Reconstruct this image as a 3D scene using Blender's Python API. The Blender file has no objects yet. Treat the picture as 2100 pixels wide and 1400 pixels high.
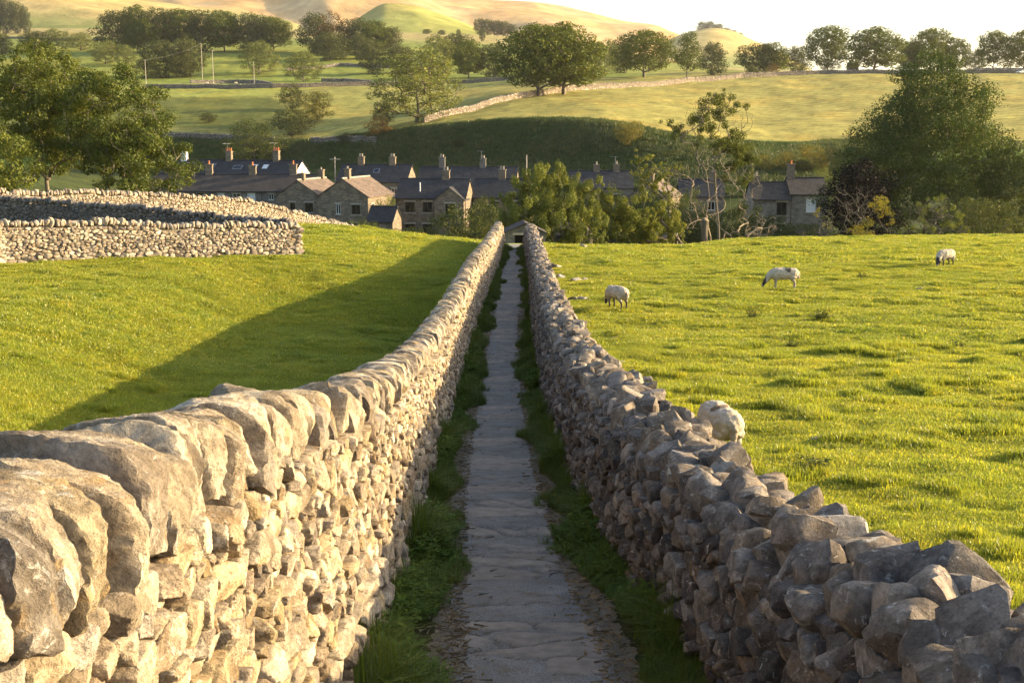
import bpy, math, random
import numpy as np
from mathutils import Vector, Matrix, Euler

SC = bpy.context.scene
COL = SC.collection
PITCH = math.atan(430 / 2500)
CP, SP = math.cos(PITCH), math.sin(PITCH)
R = math.radians
SUN_AZ, SUN_EL = R(12), R(14.8)          # azimuth measured from +X towards +Y

def T(py):                                # rise per metre of forward distance seen at a photo row
    return np.tan(np.arctan((700 - np.asarray(py, float)) / 2500) - PITCH)
def U(px, py=300):                        # sideways metres per forward metre seen at a photo column
    return ((px - 1050) / 2500) / (CP + (700 - py) / 2500 * SP)

# ------------------------------------------------------------------ helpers
def tag(o, label=None, cat=None, group=None, kind=None):
    if label and cat and not kind: kind = 'thing'
    if label: o['label'] = label
    if cat: o['category'] = cat
    if group: o['group'] = group
    if kind: o['kind'] = kind
    return o
def empty(name, loc=(0, 0, 0), rz=0.0, label=None, cat=None, group=None):
    o = bpy.data.objects.new(name, None); COL.objects.link(o)
    o.empty_display_size = .3
    o.location = loc; o.rotation_euler = (0, 0, rz)
    return tag(o, label, cat, group)
def raw_mesh(name, V, F, uv=None, smooth=False, attrs=None, midx=None, sharp=None):
    """F: one array (n,3)/(n,4), or a list of index tuples/arrays"""
    me = bpy.data.meshes.new(name)
    V = np.ascontiguousarray(V, dtype=np.float32)
    if isinstance(F, np.ndarray):
        nf, k = F.shape
        idx = F.ravel().astype(np.int32); st = (np.arange(nf) * k).astype(np.int32)
    else:
        ln = np.array([len(f) for f in F], np.int32); nf = len(F)
        idx = np.array([i for f in F for i in f], np.int32)
        st = (np.cumsum(ln) - ln).astype(np.int32)
    me.vertices.add(len(V)); me.vertices.foreach_set('co', V.ravel())
    me.loops.add(len(idx)); me.loops.foreach_set('vertex_index', idx)
    me.polygons.add(nf); me.polygons.foreach_set('loop_start', st)
    if midx is not None: me.polygons.foreach_set('material_index', np.asarray(midx, np.int32))
    me.update(calc_edges=True)
    if uv is not None:
        l = me.uv_layers.new(name='UVMap'); l.data.foreach_set('uv', np.asarray(uv, np.float32).ravel())
    me.polygons.foreach_set('use_smooth', np.full(nf, bool(smooth)))
    if sharp: me.set_sharp_from_angle(angle=R(sharp))
    for k, a in (attrs or {}).items():
        a = np.asarray(a, np.float32)
        if a.ndim == 1:
            at = me.attributes.new(k, 'FLOAT', 'POINT'); at.data.foreach_set('value', a)
        else:
            if a.shape[1] == 3: a = np.hstack([a, np.ones((len(a), 1), np.float32)])
            at = me.attributes.new(k, 'FLOAT_COLOR', 'POINT'); at.data.foreach_set('color', np.ascontiguousarray(a).ravel())
    return me
def obj(name, me, mats, parent=None, loc=None):
    for m in (mats if isinstance(mats, (list, tuple)) else [mats]):
        me.materials.append(m)
    o = bpy.data.objects.new(name, me); COL.objects.link(o)
    if parent is not None: o.parent = parent
    if loc is not None: o.location = loc
    return o
def struct(name, me, mats):
    return tag(obj(name, me, mats), kind='structure')
def copy_tree(o, parent=None):
    c = o.copy(); COL.objects.link(c); c.parent = parent
    for ch in [k for k in o.children]: copy_tree(ch, c)
    return c

class MB:                                  # collects boxes, tubes, quads (with uv in metres)
    def __init__(s): s.V = []; s.F = []; s.UV = []; s.M = []; s.mi = 0
    def poly(s, pts, uv=None):
        i = len(s.V); s.V += [tuple(p) for p in pts]; n = len(pts)
        s.F.append(tuple(range(i, i + n))); s.M.append(s.mi)
        if uv is None:
            P = [Vector(p) for p in pts]; nrm = (P[1] - P[0]).cross(P[2] - P[0])
            if nrm.length < 1e-9 and n > 3: nrm = (P[2] - P[0]).cross(P[3] - P[0])
            nrm = nrm.normalized() if nrm.length > 0 else Vector((0, 0, 1))
            if abs(nrm.z) > .9: ax, ay = Vector((1, 0, 0)), Vector((0, 1, 0))
            else:
                ax = Vector((0, 0, 1)).cross(nrm).normalized(); ay = nrm.cross(ax)
            uv = [(p.dot(ax), p.dot(ay)) for p in P]
        s.UV += [tuple(q) for q in uv]
        return s
    def box(s, c, d, rz=0.0, M=None):
        x, y, z = d[0] / 2, d[1] / 2, d[2] / 2
        m = Matrix.Translation(c) @ Matrix.Rotation(rz, 4, 'Z') if M is None else M
        p = [m @ Vector(q) for q in ((-x, -y, -z), (x, -y, -z), (x, y, -z), (-x, y, -z), (-x, -y, z), (x, -y, z), (x, y, z), (-x, y, z))]
        for f in ((0, 3, 2, 1), (4, 5, 6, 7), (0, 1, 5, 4), (1, 2, 6, 5), (2, 3, 7, 6), (3, 0, 4, 7)):
            s.poly([p[i] for i in f])
        return s
    def tube(s, pts, rad, n=8, caps=True):
        pts = [Vector(p) for p in pts]
        if not isinstance(rad, (list, tuple)): rad = [rad] * len(pts)
        rings = []
        for i, p in enumerate(pts):
            d = (pts[min(i + 1, len(pts) - 1)] - pts[max(i - 1, 0)]).normalized()
            a = d.orthogonal().normalized() if i == 0 else (a - d * a.dot(d)).normalized()
            b = d.cross(a)
            r = rad[i]; rx, ry = (r if isinstance(r, tuple) else (r, r))
            rings.append([p + a * (rx * math.cos(2 * math.pi * k / n)) + b * (ry * math.sin(2 * math.pi * k / n)) for k in range(n)])
        for i in range(len(rings) - 1):
            for k in range(n):
                j = (k + 1) % n
                s.poly([rings[i][k], rings[i][j], rings[i + 1][j], rings[i + 1][k]])
        if caps:
            s.poly(rings[0][::-1]); s.poly(rings[-1])
        return s
    def build(s, name, mats, parent=None, smooth=False, loc=None):
        me = raw_mesh(name, np.array(s.V, float), s.F, uv=s.UV, smooth=smooth, midx=s.M)
        return obj(name, me, mats, parent, loc)

# ------------------------------------------------------------------ noise in numpy
def _hash(ix, iy, iz, seed):
    h = (ix.astype(np.int64) * 374761393 + iy.astype(np.int64) * 668265263 + iz.astype(np.int64) * 2147483647 + seed * 144665) & 0xffffffff
    h = ((h ^ (h >> 13)) * 1274126177) & 0xffffffff
    h = ((h ^ (h >> 16)) * 2246822519) & 0xffffffff
    return ((h ^ (h >> 15)) & 0xffffff) / float(0xffffff) * 2 - 1
def vnoise(x, y, z=None, seed=0):
    x = np.asarray(x, float); y = np.asarray(y, float)
    z = np.zeros_like(x) if z is None else np.asarray(z, float)
    x, y, z = np.broadcast_arrays(x, y, z)
    ix, iy, iz = np.floor(x), np.floor(y), np.floor(z)
    fx, fy, fz = x - ix, y - iy, z - iz
    fx = fx * fx * (3 - 2 * fx); fy = fy * fy * (3 - 2 * fy); fz = fz * fz * (3 - 2 * fz)
    r = 0
    for a in (0, 1):
        for b in (0, 1):
            for c in (0, 1):
                w = (fx if a else 1 - fx) * (fy if b else 1 - fy) * (fz if c else 1 - fz)
                r = r + w * _hash(ix + a, iy + b, iz + c, seed)
    return r
def fbm(x, y, z=None, seed=0, oct=4, gain=.5):
    r, a = 0, 1.0
    for o in range(oct):
        r = r + a * vnoise(np.asarray(x) * 2 ** o, np.asarray(y) * 2 ** o, None if z is None else np.asarray(z) * 2 ** o, seed + o * 7)
        a *= gain
    return r
def pchip(xk, yk, x):
    xk = np.asarray(xk, float); yk = np.asarray(yk, float)
    h = np.diff(xk); d = np.diff(yk) / h
    m = np.zeros_like(yk); m[0] = d[0]; m[-1] = d[-1]
    for i in range(1, len(xk) - 1):
        if d[i - 1] * d[i] > 0:
            w1, w2 = 2 * h[i] + h[i - 1], h[i] + 2 * h[i - 1]
            m[i] = (w1 + w2) / (w1 / d[i - 1] + w2 / d[i])
    x = np.clip(x, xk[0], xk[-1])
    i = np.clip(np.searchsorted(xk, x) - 1, 0, len(h) - 1)
    t = (x - xk[i]) / h[i]
    return (yk[i] * (1 + 2 * t) * (1 - t) ** 2 + h[i] * m[i] * t * (1 - t) ** 2 + yk[i + 1] * t * t * (3 - 2 * t) + h[i] * m[i + 1] * t * t * (t - 1))

# ------------------------------------------------------------------ materials
def nodemat(name):
    m = bpy.data.materials.new(name); m.use_nodes = True
    nt = m.node_tree; b = nt.nodes['Principled BSDF']
    b.inputs['Specular IOR Level'].default_value = .3
    return m, nt, b
def N(nt, t, **kw):
    n = nt.nodes.new(t)
    for k, v in kw.items():
        if k.startswith('_'): setattr(n, k[1:], v)
        else: n.inputs[k.replace('__', ' ')].default_value = v
    return n
def L(nt, a, b): nt.links.new(a, b)
def noise_node(nt, vec, scale, detail=4, rough=.55, dist=0.0):
    n = N(nt, 'ShaderNodeTexNoise'); n.inputs['Scale'].default_value = scale
    n.inputs['Detail'].default_value = detail; n.inputs['Roughness'].default_value = rough
    n.inputs['Distortion'].default_value = dist
    if vec is not None: L(nt, vec, n.inputs['Vector'])
    return n
def ramp(nt, fac, stops, interp='LINEAR'):
    r = N(nt, 'ShaderNodeValToRGB'); e = r.color_ramp; e.interpolation = interp
    while len(e.elements) > 1: e.elements.remove(e.elements[-1])
    e.elements[0].position = stops[0][0]; e.elements[0].color = (*stops[0][1], 1)
    for p, c in stops[1:]:
        q = e.elements.new(p); q.color = (*c, 1)
    L(nt, fac, r.inputs['Fac']); return r
def g(v): return (v, v, v)
def mix(nt, mode, fac, a, b):
    n = N(nt, 'ShaderNodeMix'); n.data_type = 'RGBA'; n.blend_type = mode
    for v, s in ((fac, n.inputs[0]), (a, n.inputs[6]), (b, n.inputs[7])):
        if hasattr(v, 'links'): L(nt, v, s)
        elif isinstance(v, tuple): s.default_value = (*v, 1) if len(v) == 3 else v
        else: s.default_value = v
    return n.outputs[2]
def bump(nt, bsdf, h, strength=.5, dist=.02, prev=None):
    b = N(nt, 'ShaderNodeBump'); b.inputs['Strength'].default_value = strength; b.inputs['Distance'].default_value = dist
    L(nt, h, b.inputs['Height'])
    if prev is not None: L(nt, prev, b.inputs['Normal'])
    if bsdf is not None: L(nt, b.outputs[0], bsdf.inputs['Normal'])
    return b.outputs[0]
def attr(nt, name):
    a = N(nt, 'ShaderNodeAttribute'); a.attribute_name = name; return a
def wpos(nt): return N(nt, 'ShaderNodeNewGeometry').outputs['Position']
def plain(name, col, rough=.6, metal=0.0, var=.12, scale=6.0, bmp=0.0):
    m, nt, b = nodemat(name)
    tc = N(nt, 'ShaderNodeTexCoord')
    n = noise_node(nt, tc.outputs['Object'], scale, 5)
    r = ramp(nt, n.outputs['Fac'], [(.3, g(1 - var)), (.7, g(1 + var))])
    L(nt, mix(nt, 'MULTIPLY', 1.0, col, r.outputs[0]), b.inputs['Base Color'])
    b.inputs['Roughness'].default_value = rough; b.inputs['Metallic'].default_value = metal
    if bmp: bump(nt, b, n.outputs['Fac'], bmp, .02)
    return m

def stone_mat(name, dark, lichen, ochre, sc=1.0):
    """dry stone: colour from the stone's own tint, weathering patches, lichen spots, pits"""
    m, nt, b = nodemat(name)
    t = attr(nt, 'tint').outputs['Color']
    off = N(nt, 'ShaderNodeVectorMath'); off.operation = 'MULTIPLY_ADD'; off.inputs[1].default_value = (170, 130, 210)   # every stone weathers on its own
    L(nt, t, off.inputs[0]); L(nt, wpos(nt), off.inputs[2]); P = off.outputs[0]
    n1 = noise_node(nt, P, 3.6 * sc, 7, .66, .8)
    n2 = noise_node(nt, P, 19 * sc, 6, .72)
    n3 = noise_node(nt, P, 75 * sc, 4, .75)
    w = ramp(nt, n1.outputs['Fac'], [(.43, g(0)), (.53, g(.75)), (.70, g(1))])
    c = mix(nt, 'MULTIPLY', w.outputs[0], t, dark)
    f = ramp(nt, n2.outputs['Fac'], [(.28, g(.55)), (.5, g(1.0)), (.72, g(1.32))])
    c = mix(nt, 'MULTIPLY', 1.0, c, f.outputs[0])
    n4 = noise_node(nt, P, 4.5 * sc, 5, .6, 1.0)
    o = ramp(nt, n4.outputs['Fac'], [(.58, g(0)), (.70, g(ochre))])
    c = mix(nt, 'MIX', o.outputs[0], c, (.40, .24, .08))
    n5 = noise_node(nt, P, 10 * sc, 8, .75, 1.5)
    l = ramp(nt, n5.outputs['Fac'], [(.58, g(0)), (.64, g(lichen))])
    c = mix(nt, 'MIX', l.outputs[0], c, (.56, .54, .49))
    n6 = noise_node(nt, P, 22 * sc, 6, .75, 1.2)
    k = ramp(nt, n6.outputs['Fac'], [(.60, g(0)), (.67, g(.7))])
    c = mix(nt, 'MIX', k.outputs[0], c, (.06, .055, .05))
    fs = ramp(nt, n3.outputs['Fac'], [(.3, g(.75)), (.7, g(1.22))])
    c = mix(nt, 'MULTIPLY', 1.0, c, fs.outputs[0])
    L(nt, c, b.inputs['Base Color']); b.inputs['Roughness'].default_value = .95
    b.inputs['Specular IOR Level'].default_value = .12
    h1 = bump(nt, None, n2.outputs['Fac'], .9, .035)
    bump(nt, b, n3.outputs['Fac'], .8, .012, h1)
    return m

def leaf_mat(name, col, trans=.35, var=.35, hue=None):
    m = bpy.data.materials.new(name); m.use_nodes = True; nt = m.node_tree
    nt.nodes.remove(nt.nodes['Principled BSDF']); out = nt.nodes['Material Output']
    t = attr(nt, 'tint').outputs['Fac']
    oi = N(nt, 'ShaderNodeObjectInfo')
    c2 = hue or tuple(min(1, x * k) for x, k in zip(col, (1.7, 1.3, .8)))
    r = ramp(nt, t, [(0, tuple(x * (1 - var) for x in col)), (.55, col), (1, c2)])
    ob = ramp(nt, oi.outputs['Random'], [(0, (.85, .88, .9)), (1, (1.18, 1.1, 1.0))])
    c = mix(nt, 'MULTIPLY', 1.0, r.outputs[0], ob.outputs[0])
    d = N(nt, 'ShaderNodeBsdfDiffuse'); L(nt, c, d.inputs['Color'])
    tr = N(nt, 'ShaderNodeBsdfTranslucent')
    L(nt, mix(nt, 'MULTIPLY', 1.0, c, (1.25, 1.15, .55)), tr.inputs['Color'])
    ms = N(nt, 'ShaderNodeMixShader'); ms.inputs[0].default_value = trans
    L(nt, d.outputs[0], ms.inputs[1]); L(nt, tr.outputs[0], ms.inputs[2])
    gl = N(nt, 'ShaderNodeBsdfGlossy'); gl.inputs['Roughness'].default_value = .45; gl.inputs['Color'].default_value = (1, 1, 1, 1)
    m2 = N(nt, 'ShaderNodeMixShader'); m2.inputs[0].default_value = .012
    L(nt, ms.outputs[0], m2.inputs[1]); L(nt, gl.outputs[0], m2.inputs[2])
    L(nt, m2.outputs[0], out.inputs['Surface'])
    return m
# ------------------------------------------------------------------ the lie of the land
LY = [-20, 0, 3, 5, 8, 10.9, 16.7, 26, 35, 45, 60, 75, 90]
LZ = [-.6, -2.3, -2.75, -3.05, -3.46, -3.86, -4.55, -5.5, -6.1, -6.6, -6.9, -7.1, -7.9]
def lane_z(y): return pchip(LY, LZ, y)
# lane centre and inner wall feet (x by forward distance)
def ridge_l(y): return pchip([-6, 2.8, 5, 8, 10.9, 16.7, 26, 35, 45, 60, 75], [-1.22, -1.25, -1.27, -1.30, -1.35, -1.45, -1.55, -1.58, -1.50, -1.15, -.86], y)
def top_l(y): return pchip([-6, 2.8, 3.5, 5, 8.06, 10.9, 16.7, 26, 36, 45, 60, 75], [.0, -.77, -.88, -1.11, -1.70, -2.16, -2.95, -3.80, -4.35, -4.62, -5.1, -5.45], y)
def ridge_r(y): return pchip([-6, 3, 4, 4.8, 7, 10, 13, 18, 24, 33, 45, 55, 75], [1.7, 1.74, 1.74, 1.74, 1.60, 1.38, 1.22, 1.10, 1.07, 1.06, 1.13, 1.2, 1.14], y)
def top_r(y): return pchip([-6, 3, 4, 4.8, 7, 10, 13, 18, 24, 33, 45, 55, 75], [-.9, -1.5, -1.66, -1.78, -2.14, -2.36, -2.62, -3.17, -3.64, -4.2, -4.75, -5.15, -5.62], y)
def lane_c(y): return (ridge_l(y) + ridge_r(y)) / 2

PXC = [-500, 0, 350, 640, 900, 1060, 1200, 1400, 1500, 1600, 1800, 2100, 2600]
def col(v): return np.array(v, float)
KY, KZ = [], []
def knot(Y, p=None, z=None):
    Y = col([Y] * 13 if np.isscalar(Y) else Y)
    KY.append(Y); KZ.append(T(p) * Y if p is not None else col([z] * 13 if np.isscalar(z) else z))
knot(-20, z=-.6); knot(3, z=-2.75)
knot(10, z=-3.74); knot(20, z=[-4.6, -4.85] + [-4.93] * 11)
knot(35, z=[-5.2, -5.6, -5.8, -6.0, -6.08, -6.1, -6.08, -6.05, -6.03, -6.0, -5.98, -5.95, -5.9])
knot(50, z=[-5.2, -5.55, -5.7, -6.15, -6.6, -6.7, -6.66, -6.56, -6.5, -6.5, -6.45, -6.4, -6.3])
knot(60, z=[-5.1, -5.5, -5.7, -5.95, -6.6, -6.9, -6.85, -6.8, -6.75, -6.72, -6.6, -6.5, -6.4])
knot(75, z=[-4.9, -5.3, -5.45, -5.72, -6.6, -7.1, -7.12, -7.15, -7.05, -6.95, -6.85, -6.8, -6.6])
knot(95, z=[-5, -5.6, -6.7, -9.0, -9.2, -8.6, -9.0, -9.05, -8.45, -8.25, -8.12, -7.98, -7.6])
knot(115, z=[-6, -6.8, -9, -11, -11.2, -11.2, -11.2, -11.4, -11.2, -11, -10.9, -10.6, -10])
knot(150, z=[-8, -8.5, -12.3, -12.8, -12.8, -12.8, -12.8, -12.8, -12.8, -12.8, -12.6, -12, -11])
YC = col([330, 330, 325, 305, 282, 268, 258, 250, 252, 258, 262, 262, 262])
YB = YC - col([30, 30, 26, 22, 20, 19, 19, 22, 28, 34, 36, 36, 36])
knot(col([200] * 13), z=[-6, -7, -12, -12.8, -12.9, -12.9, -12.9, -12.8, -12.6, -12.2, -11.5, -10.5, -10])
knot(YB, p=[340, 340, 345, 348, 350, 348, 348, 350, 352, 354, 352, 345, 345])
knot(YC, p=[275, 275, 276, 287, 257, 246, 248, 282, 294, 297, 291, 300, 300])
knot(YC + 14, p=[262, 262, 262, 270, 244, 234, 236, 264, 276, 280, 275, 285, 285])
knot(360, p=[235, 235, 236, 236, 220, 190, 188, 200, 208, 212, 212, 210, 210])
knot(415, p=[198, 198, 196, 193, 190, 178, 171, 171, 172, 172, 172, 175, 175])
knot(460, p=[178, 178, 178, 178, 175, 167, 162, 159, 157, 155, 152, 152, 152])
knot(540, p=[165, 165, 165, 165, 160, 157, 155, 151, 150, 150, 150, 149, 149])
knot(700, p=[108, 108, 104, 104, 110, 120, 130, 142, 147, 149, 151, 150, 150])
knot(1000, p=[82, 82, 82, 85, 92, 100, 110, 135, 145, 149, 153, 152, 152])
knot(1600, p=[70, 70, 72, 75, 80, 85, 95, 135, 148, 152, 156, 156, 156])
knot(8000, z=25)
KY, KZ = np.array(KY), np.array(KZ)
GU = np.linspace(-.75, .75, 401)                       # look-up grid: sideways slope x forward distance
GQ = np.concatenate([np.linspace(-20, 4, 33)[:-1], np.geomspace(4, 8000, 900)])
_px = 1050 + GU * 2500 * 1.012
GZ = np.zeros((len(GQ), len(GU)))
for j, p in enumerate(_px):
    ys = [float(pchip(PXC, KY[k], np.array([p]))[0]) for k in range(len(KY))]
    zs = [float(pchip(PXC, KZ[k], np.array([p]))[0]) for k in range(len(KY))]
    GZ[:, j] = pchip(ys, zs, GQ)
def smooth_z(x, y):
    x = np.asarray(x, float); y = np.asarray(y, float)
    u = np.clip(x / np.maximum(y, 6.0), GU[0], GU[-1])
    fj = (u - GU[0]) / (GU[1] - GU[0]); j = np.clip(fj.astype(int), 0, len(GU) - 2); fj = fj - j
    yy = np.clip(y, GQ[0], GQ[-1]); i = np.clip(np.searchsorted(GQ, yy) - 1, 0, len(GQ) - 2)
    fi = (yy - GQ[i]) / (GQ[i + 1] - GQ[i])
    return (GZ[i, j] * (1 - fi) * (1 - fj) + GZ[i + 1, j] * fi * (1 - fj) + GZ[i, j + 1] * (1 - fi) * fj + GZ[i + 1, j + 1] * fi * fj)
def sstep(a, b, x):
    t = np.clip((x - a) / (b - a), 0, 1); return t * t * (3 - 2 * t)
def ground(x, y):
    x = np.asarray(x, float); y = np.asarray(y, float)
    z = smooth_z(x, y)
    c = lane_c(np.clip(y, -6, 75)); d = np.abs(x - c)
    inlane = (1 - sstep(.9, 1.9, d)) * (1 - sstep(76, 84, y))
    z = z * (1 - inlane) + lane_z(np.clip(y, -20, 90)) * inlane
    wl = c - x                                                        # the left pasture lies lower under the wall
    z = z - 1.4 * sstep(1.9, 3.2, wl) * (1 - sstep(8.5, 16, wl)) * sstep(6, 12, y) * (1 - sstep(45, 58, y))
    # hummocky pasture, rough banks
    a = sstep(1.6, 3.5, d) * (1 - sstep(90, 130, y))
    h1 = fbm(x * .55, y * .75, seed=3, oct=3); h2 = fbm(x * 1.7, y * 2.3, seed=9, oct=2)
    z = z + a * (.085 * h1 + .05 * np.maximum(h2, -.3))
    b = sstep(215, 240, y) * (1 - sstep(900, 1500, y))
    z = z + b * (.35 * fbm(x * .06, y * .06, seed=21, oct=4) + .10 * fbm(x * .35, y * .35, seed=5, oct=3))
    return z
def gz(x, y): return float(ground(np.array([x]), np.array([y]))[0])
def spot(px, Y, py=300):                                 # a point on the ground straight below a photo column at a distance
    x = U(px, py) * Y
    return Vector((x, Y, gz(x, Y)))

def ground_colour(x, y):
    """real surface colours of the pasture, bank, hay fields and moor"""
    px = 1050 + 2500 * 1.012 * x / np.maximum(y, 6)
    n = lambda s, k: fbm(x / s, y / s, seed=k, oct=4)
    def C(*c): return np.array(c)
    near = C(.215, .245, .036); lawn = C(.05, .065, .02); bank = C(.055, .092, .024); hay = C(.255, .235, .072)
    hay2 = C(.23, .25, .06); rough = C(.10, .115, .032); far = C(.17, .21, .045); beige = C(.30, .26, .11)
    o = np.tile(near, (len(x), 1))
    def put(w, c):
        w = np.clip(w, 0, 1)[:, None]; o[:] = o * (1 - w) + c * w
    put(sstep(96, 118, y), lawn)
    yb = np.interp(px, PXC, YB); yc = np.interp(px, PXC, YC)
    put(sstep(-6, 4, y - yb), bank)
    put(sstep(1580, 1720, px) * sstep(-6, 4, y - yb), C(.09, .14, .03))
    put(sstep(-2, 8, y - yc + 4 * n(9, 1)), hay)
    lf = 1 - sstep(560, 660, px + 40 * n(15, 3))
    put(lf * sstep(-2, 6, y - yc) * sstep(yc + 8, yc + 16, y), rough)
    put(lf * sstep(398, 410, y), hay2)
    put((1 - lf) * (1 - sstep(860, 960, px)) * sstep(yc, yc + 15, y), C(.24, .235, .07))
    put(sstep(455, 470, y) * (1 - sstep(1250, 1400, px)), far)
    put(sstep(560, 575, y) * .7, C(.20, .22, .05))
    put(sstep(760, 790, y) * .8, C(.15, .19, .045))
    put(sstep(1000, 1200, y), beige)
    dl = np.abs(x - lane_c(np.clip(y, -6, 75)))
    put((1 - sstep(1.0, 1.35, dl)) * (1 - sstep(76, 80, y)), C(.05, .052, .022))
    m = 1 + .22 * n(6, 11) + .16 * n(1.3, 12)
    dry = sstep(.15, .7, n(14, 17))[:, None] * .35
    o = o * m[:, None]
    o = o * (1 - dry) + o * dry * np.array([1.35, 1.05, .8])
    return np.clip(o, .008, .6)

def grid_faces(nr, nc):
    i = np.arange(nr - 1)[:, None] * nc + np.arange(nc - 1)[None, :]
    return np.stack([i, i + 1, i + nc + 1, i + nc], -1).reshape(-1, 4)

def ground_mat():
    m, nt, b = nodemat('pasture'); P = wpos(nt)
    c = attr(nt, 'albedo').outputs['Color']
    n = noise_node(nt, P, 5.0, 8, .7); n2 = noise_node(nt, P, .35, 6, .6)
    r = ramp(nt, n.outputs['Fac'], [(.25, g(.5)), (.5, g(1)), (.75, g(1.45))])
    r2 = ramp(nt, n2.outputs['Fac'], [(.3, (.78, .82, .8)), (.7, (1.22, 1.15, 1.1))])
    c = mix(nt, 'MULTIPLY', 1.0, c, r.outputs[0]); c = mix(nt, 'MULTIPLY', 1.0, c, r2.outputs[0])
    n9 = noise_node(nt, P, 1.1, 8, .72); c = mix(nt, 'MULTIPLY', 1.0, c, ramp(nt, n9.outputs['Fac'], [(.32, (.76, .80, .82)), (.68, (1.24, 1.18, 1.1))]).outputs[0])
    # mown swaths on the far hay fields
    wv = N(nt, 'ShaderNodeTexWave'); wv.inputs['Scale'].default_value = .085; wv.inputs['Distortion'].default_value = 3.0
    wv.inputs['Detail'].default_value = 2; wv.inputs['Detail Scale'].default_value = .35
    mp = N(nt, 'ShaderNodeMapping'); mp.inputs['Rotation'].default_value = (0, 0, R(62)); L(nt, P, mp.inputs['Vector']); L(nt, mp.outputs[0], wv.inputs['Vector'])
    rw = ramp(nt, wv.outputs['Fac'], [(.2, g(.87)), (.8, g(1.1))])
    sx = N(nt, 'ShaderNodeSeparateXYZ'); L(nt, P, sx.inputs[0])
    mr = N(nt, 'ShaderNodeMapRange'); mr.inputs['From Min'].default_value = 265; mr.inputs['From Max'].default_value = 300
    L(nt, sx.outputs['Y'], mr.inputs['Value'])
    c = mix(nt, 'MULTIPLY', mr.outputs[0], c, rw.outputs[0])
    L(nt, c, b.inputs['Base Color']); b.inputs['Roughness'].default_value = 1; b.inputs['Specular IOR Level'].default_value = .05
    bump(nt, b, n.outputs['Fac'], .8, .12)
    return m
def build_ground():
    us = np.concatenate([np.linspace(-1.6, -.52, 30)[:-1], np.linspace(-.52, .52, 361), np.linspace(.52, 1.6, 30)[1:]])
    ys = np.concatenate([np.linspace(-14, 3, 24)[:-1], np.geomspace(3, 7500, 640)])
    Y, Us = np.meshgrid(ys, us, indexing='ij')
    X = Us * (np.maximum(Y, 0) + 7.0)
    Z = ground(X, Y)
    c = lane_c(np.clip(Y, -6, 75))                        # sunk under the lane's own surface
    Z -= .05 * (1 - sstep(.5, .8, np.abs(X - c))) * (1 - sstep(76, 80, Y))
    V = np.stack([X, Y, Z], -1).reshape(-1, 3)
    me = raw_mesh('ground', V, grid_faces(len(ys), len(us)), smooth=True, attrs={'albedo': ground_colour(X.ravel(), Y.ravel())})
    struct('ground', me, ground_mat())

# ------------------------------------------------------------------ far hills
def hill(name, Y0, Y1, pxs, base, top, cols, relief, seed, nx=160, ny=70, ds=1.0):
    px = np.linspace(pxs[0], pxs[-1], nx); pb = np.interp(px, *base); pt = pchip(top[0], top[1], px)
    v = np.concatenate([np.linspace(0, 1, ny), [1.06, 1.15, 1.3]])
    PX, Vv = np.meshgrid(px, v)
    Y = Y0 + (Y1 - Y0) * Vv
    s = np.clip(Vv, 0, 1); s = s ** 1.15
    s = s * (1.5 - .5 * s * s)
    py = pb[None] * (1 - s) + pt[None] * s
    Z = T(py) * Y
    back = np.maximum(Vv - 1, 0); Z = Z - back * 420
    X = ((PX - 1050) / 2500 / 1.012) * Y
    f = np.sin(np.clip(Vv, 0, 1) * math.pi) ** .8
    Z = Z + relief * f * (fbm(X / 420, Y / 420, seed=seed, oct=4) + .9 * (1 - 2 * np.abs(fbm(X / 300 + .3 * Y / 300, Y / 900, seed=seed + 3, oct=2))))
    x, y = X.ravel(), Y.ravel()
    n1 = fbm(x / 150, y / 150, seed=seed + 1, oct=5); n2 = fbm(x / 45, y / 50, seed=seed + 2, oct=4)
    w = sstep(-.4, .6, n1 + .35 * n2)[:, None]
    C = np.array(cols[0]) * (1 - w) + np.array(cols[1]) * w
    if len(cols) > 2:
        low = (1 - sstep(.25, .5, np.clip(Vv, 0, 1).ravel() + .12 * n1))[:, None]
        C = C * (1 - low) + np.array(cols[2]) * low
    n3 = fbm(x / 13, y / 14, seed=seed + 5, oct=3); C = C * (1 + .13 * n2 + .10 * n3)[:, None]
    me = raw_mesh(name, np.stack([x, y, Z.ravel()], -1), grid_faces(len(v), nx), smooth=True, attrs={'albedo': np.clip(C, .01, .7)})
    m, nt, b = nodemat('moor')
    P = wpos(nt); n = noise_node(nt, P, .03, 8, .65)
    r = ramp(nt, n.outputs['Fac'], [(.3, g(.8)), (.7, g(1.2))])
    L(nt, mix(nt, 'MULTIPLY', 1.0, attr(nt, 'albedo').outputs['Color'], r.outputs[0]), b.inputs['Base Color'])
    b.inputs['Roughness'].default_value = 1; b.inputs['Specular IOR Level'].default_value = 0
    bump(nt, b, n.outputs['Fac'], .6, 5.0)
    return struct(name, me, m)
HILLS = {}
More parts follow.
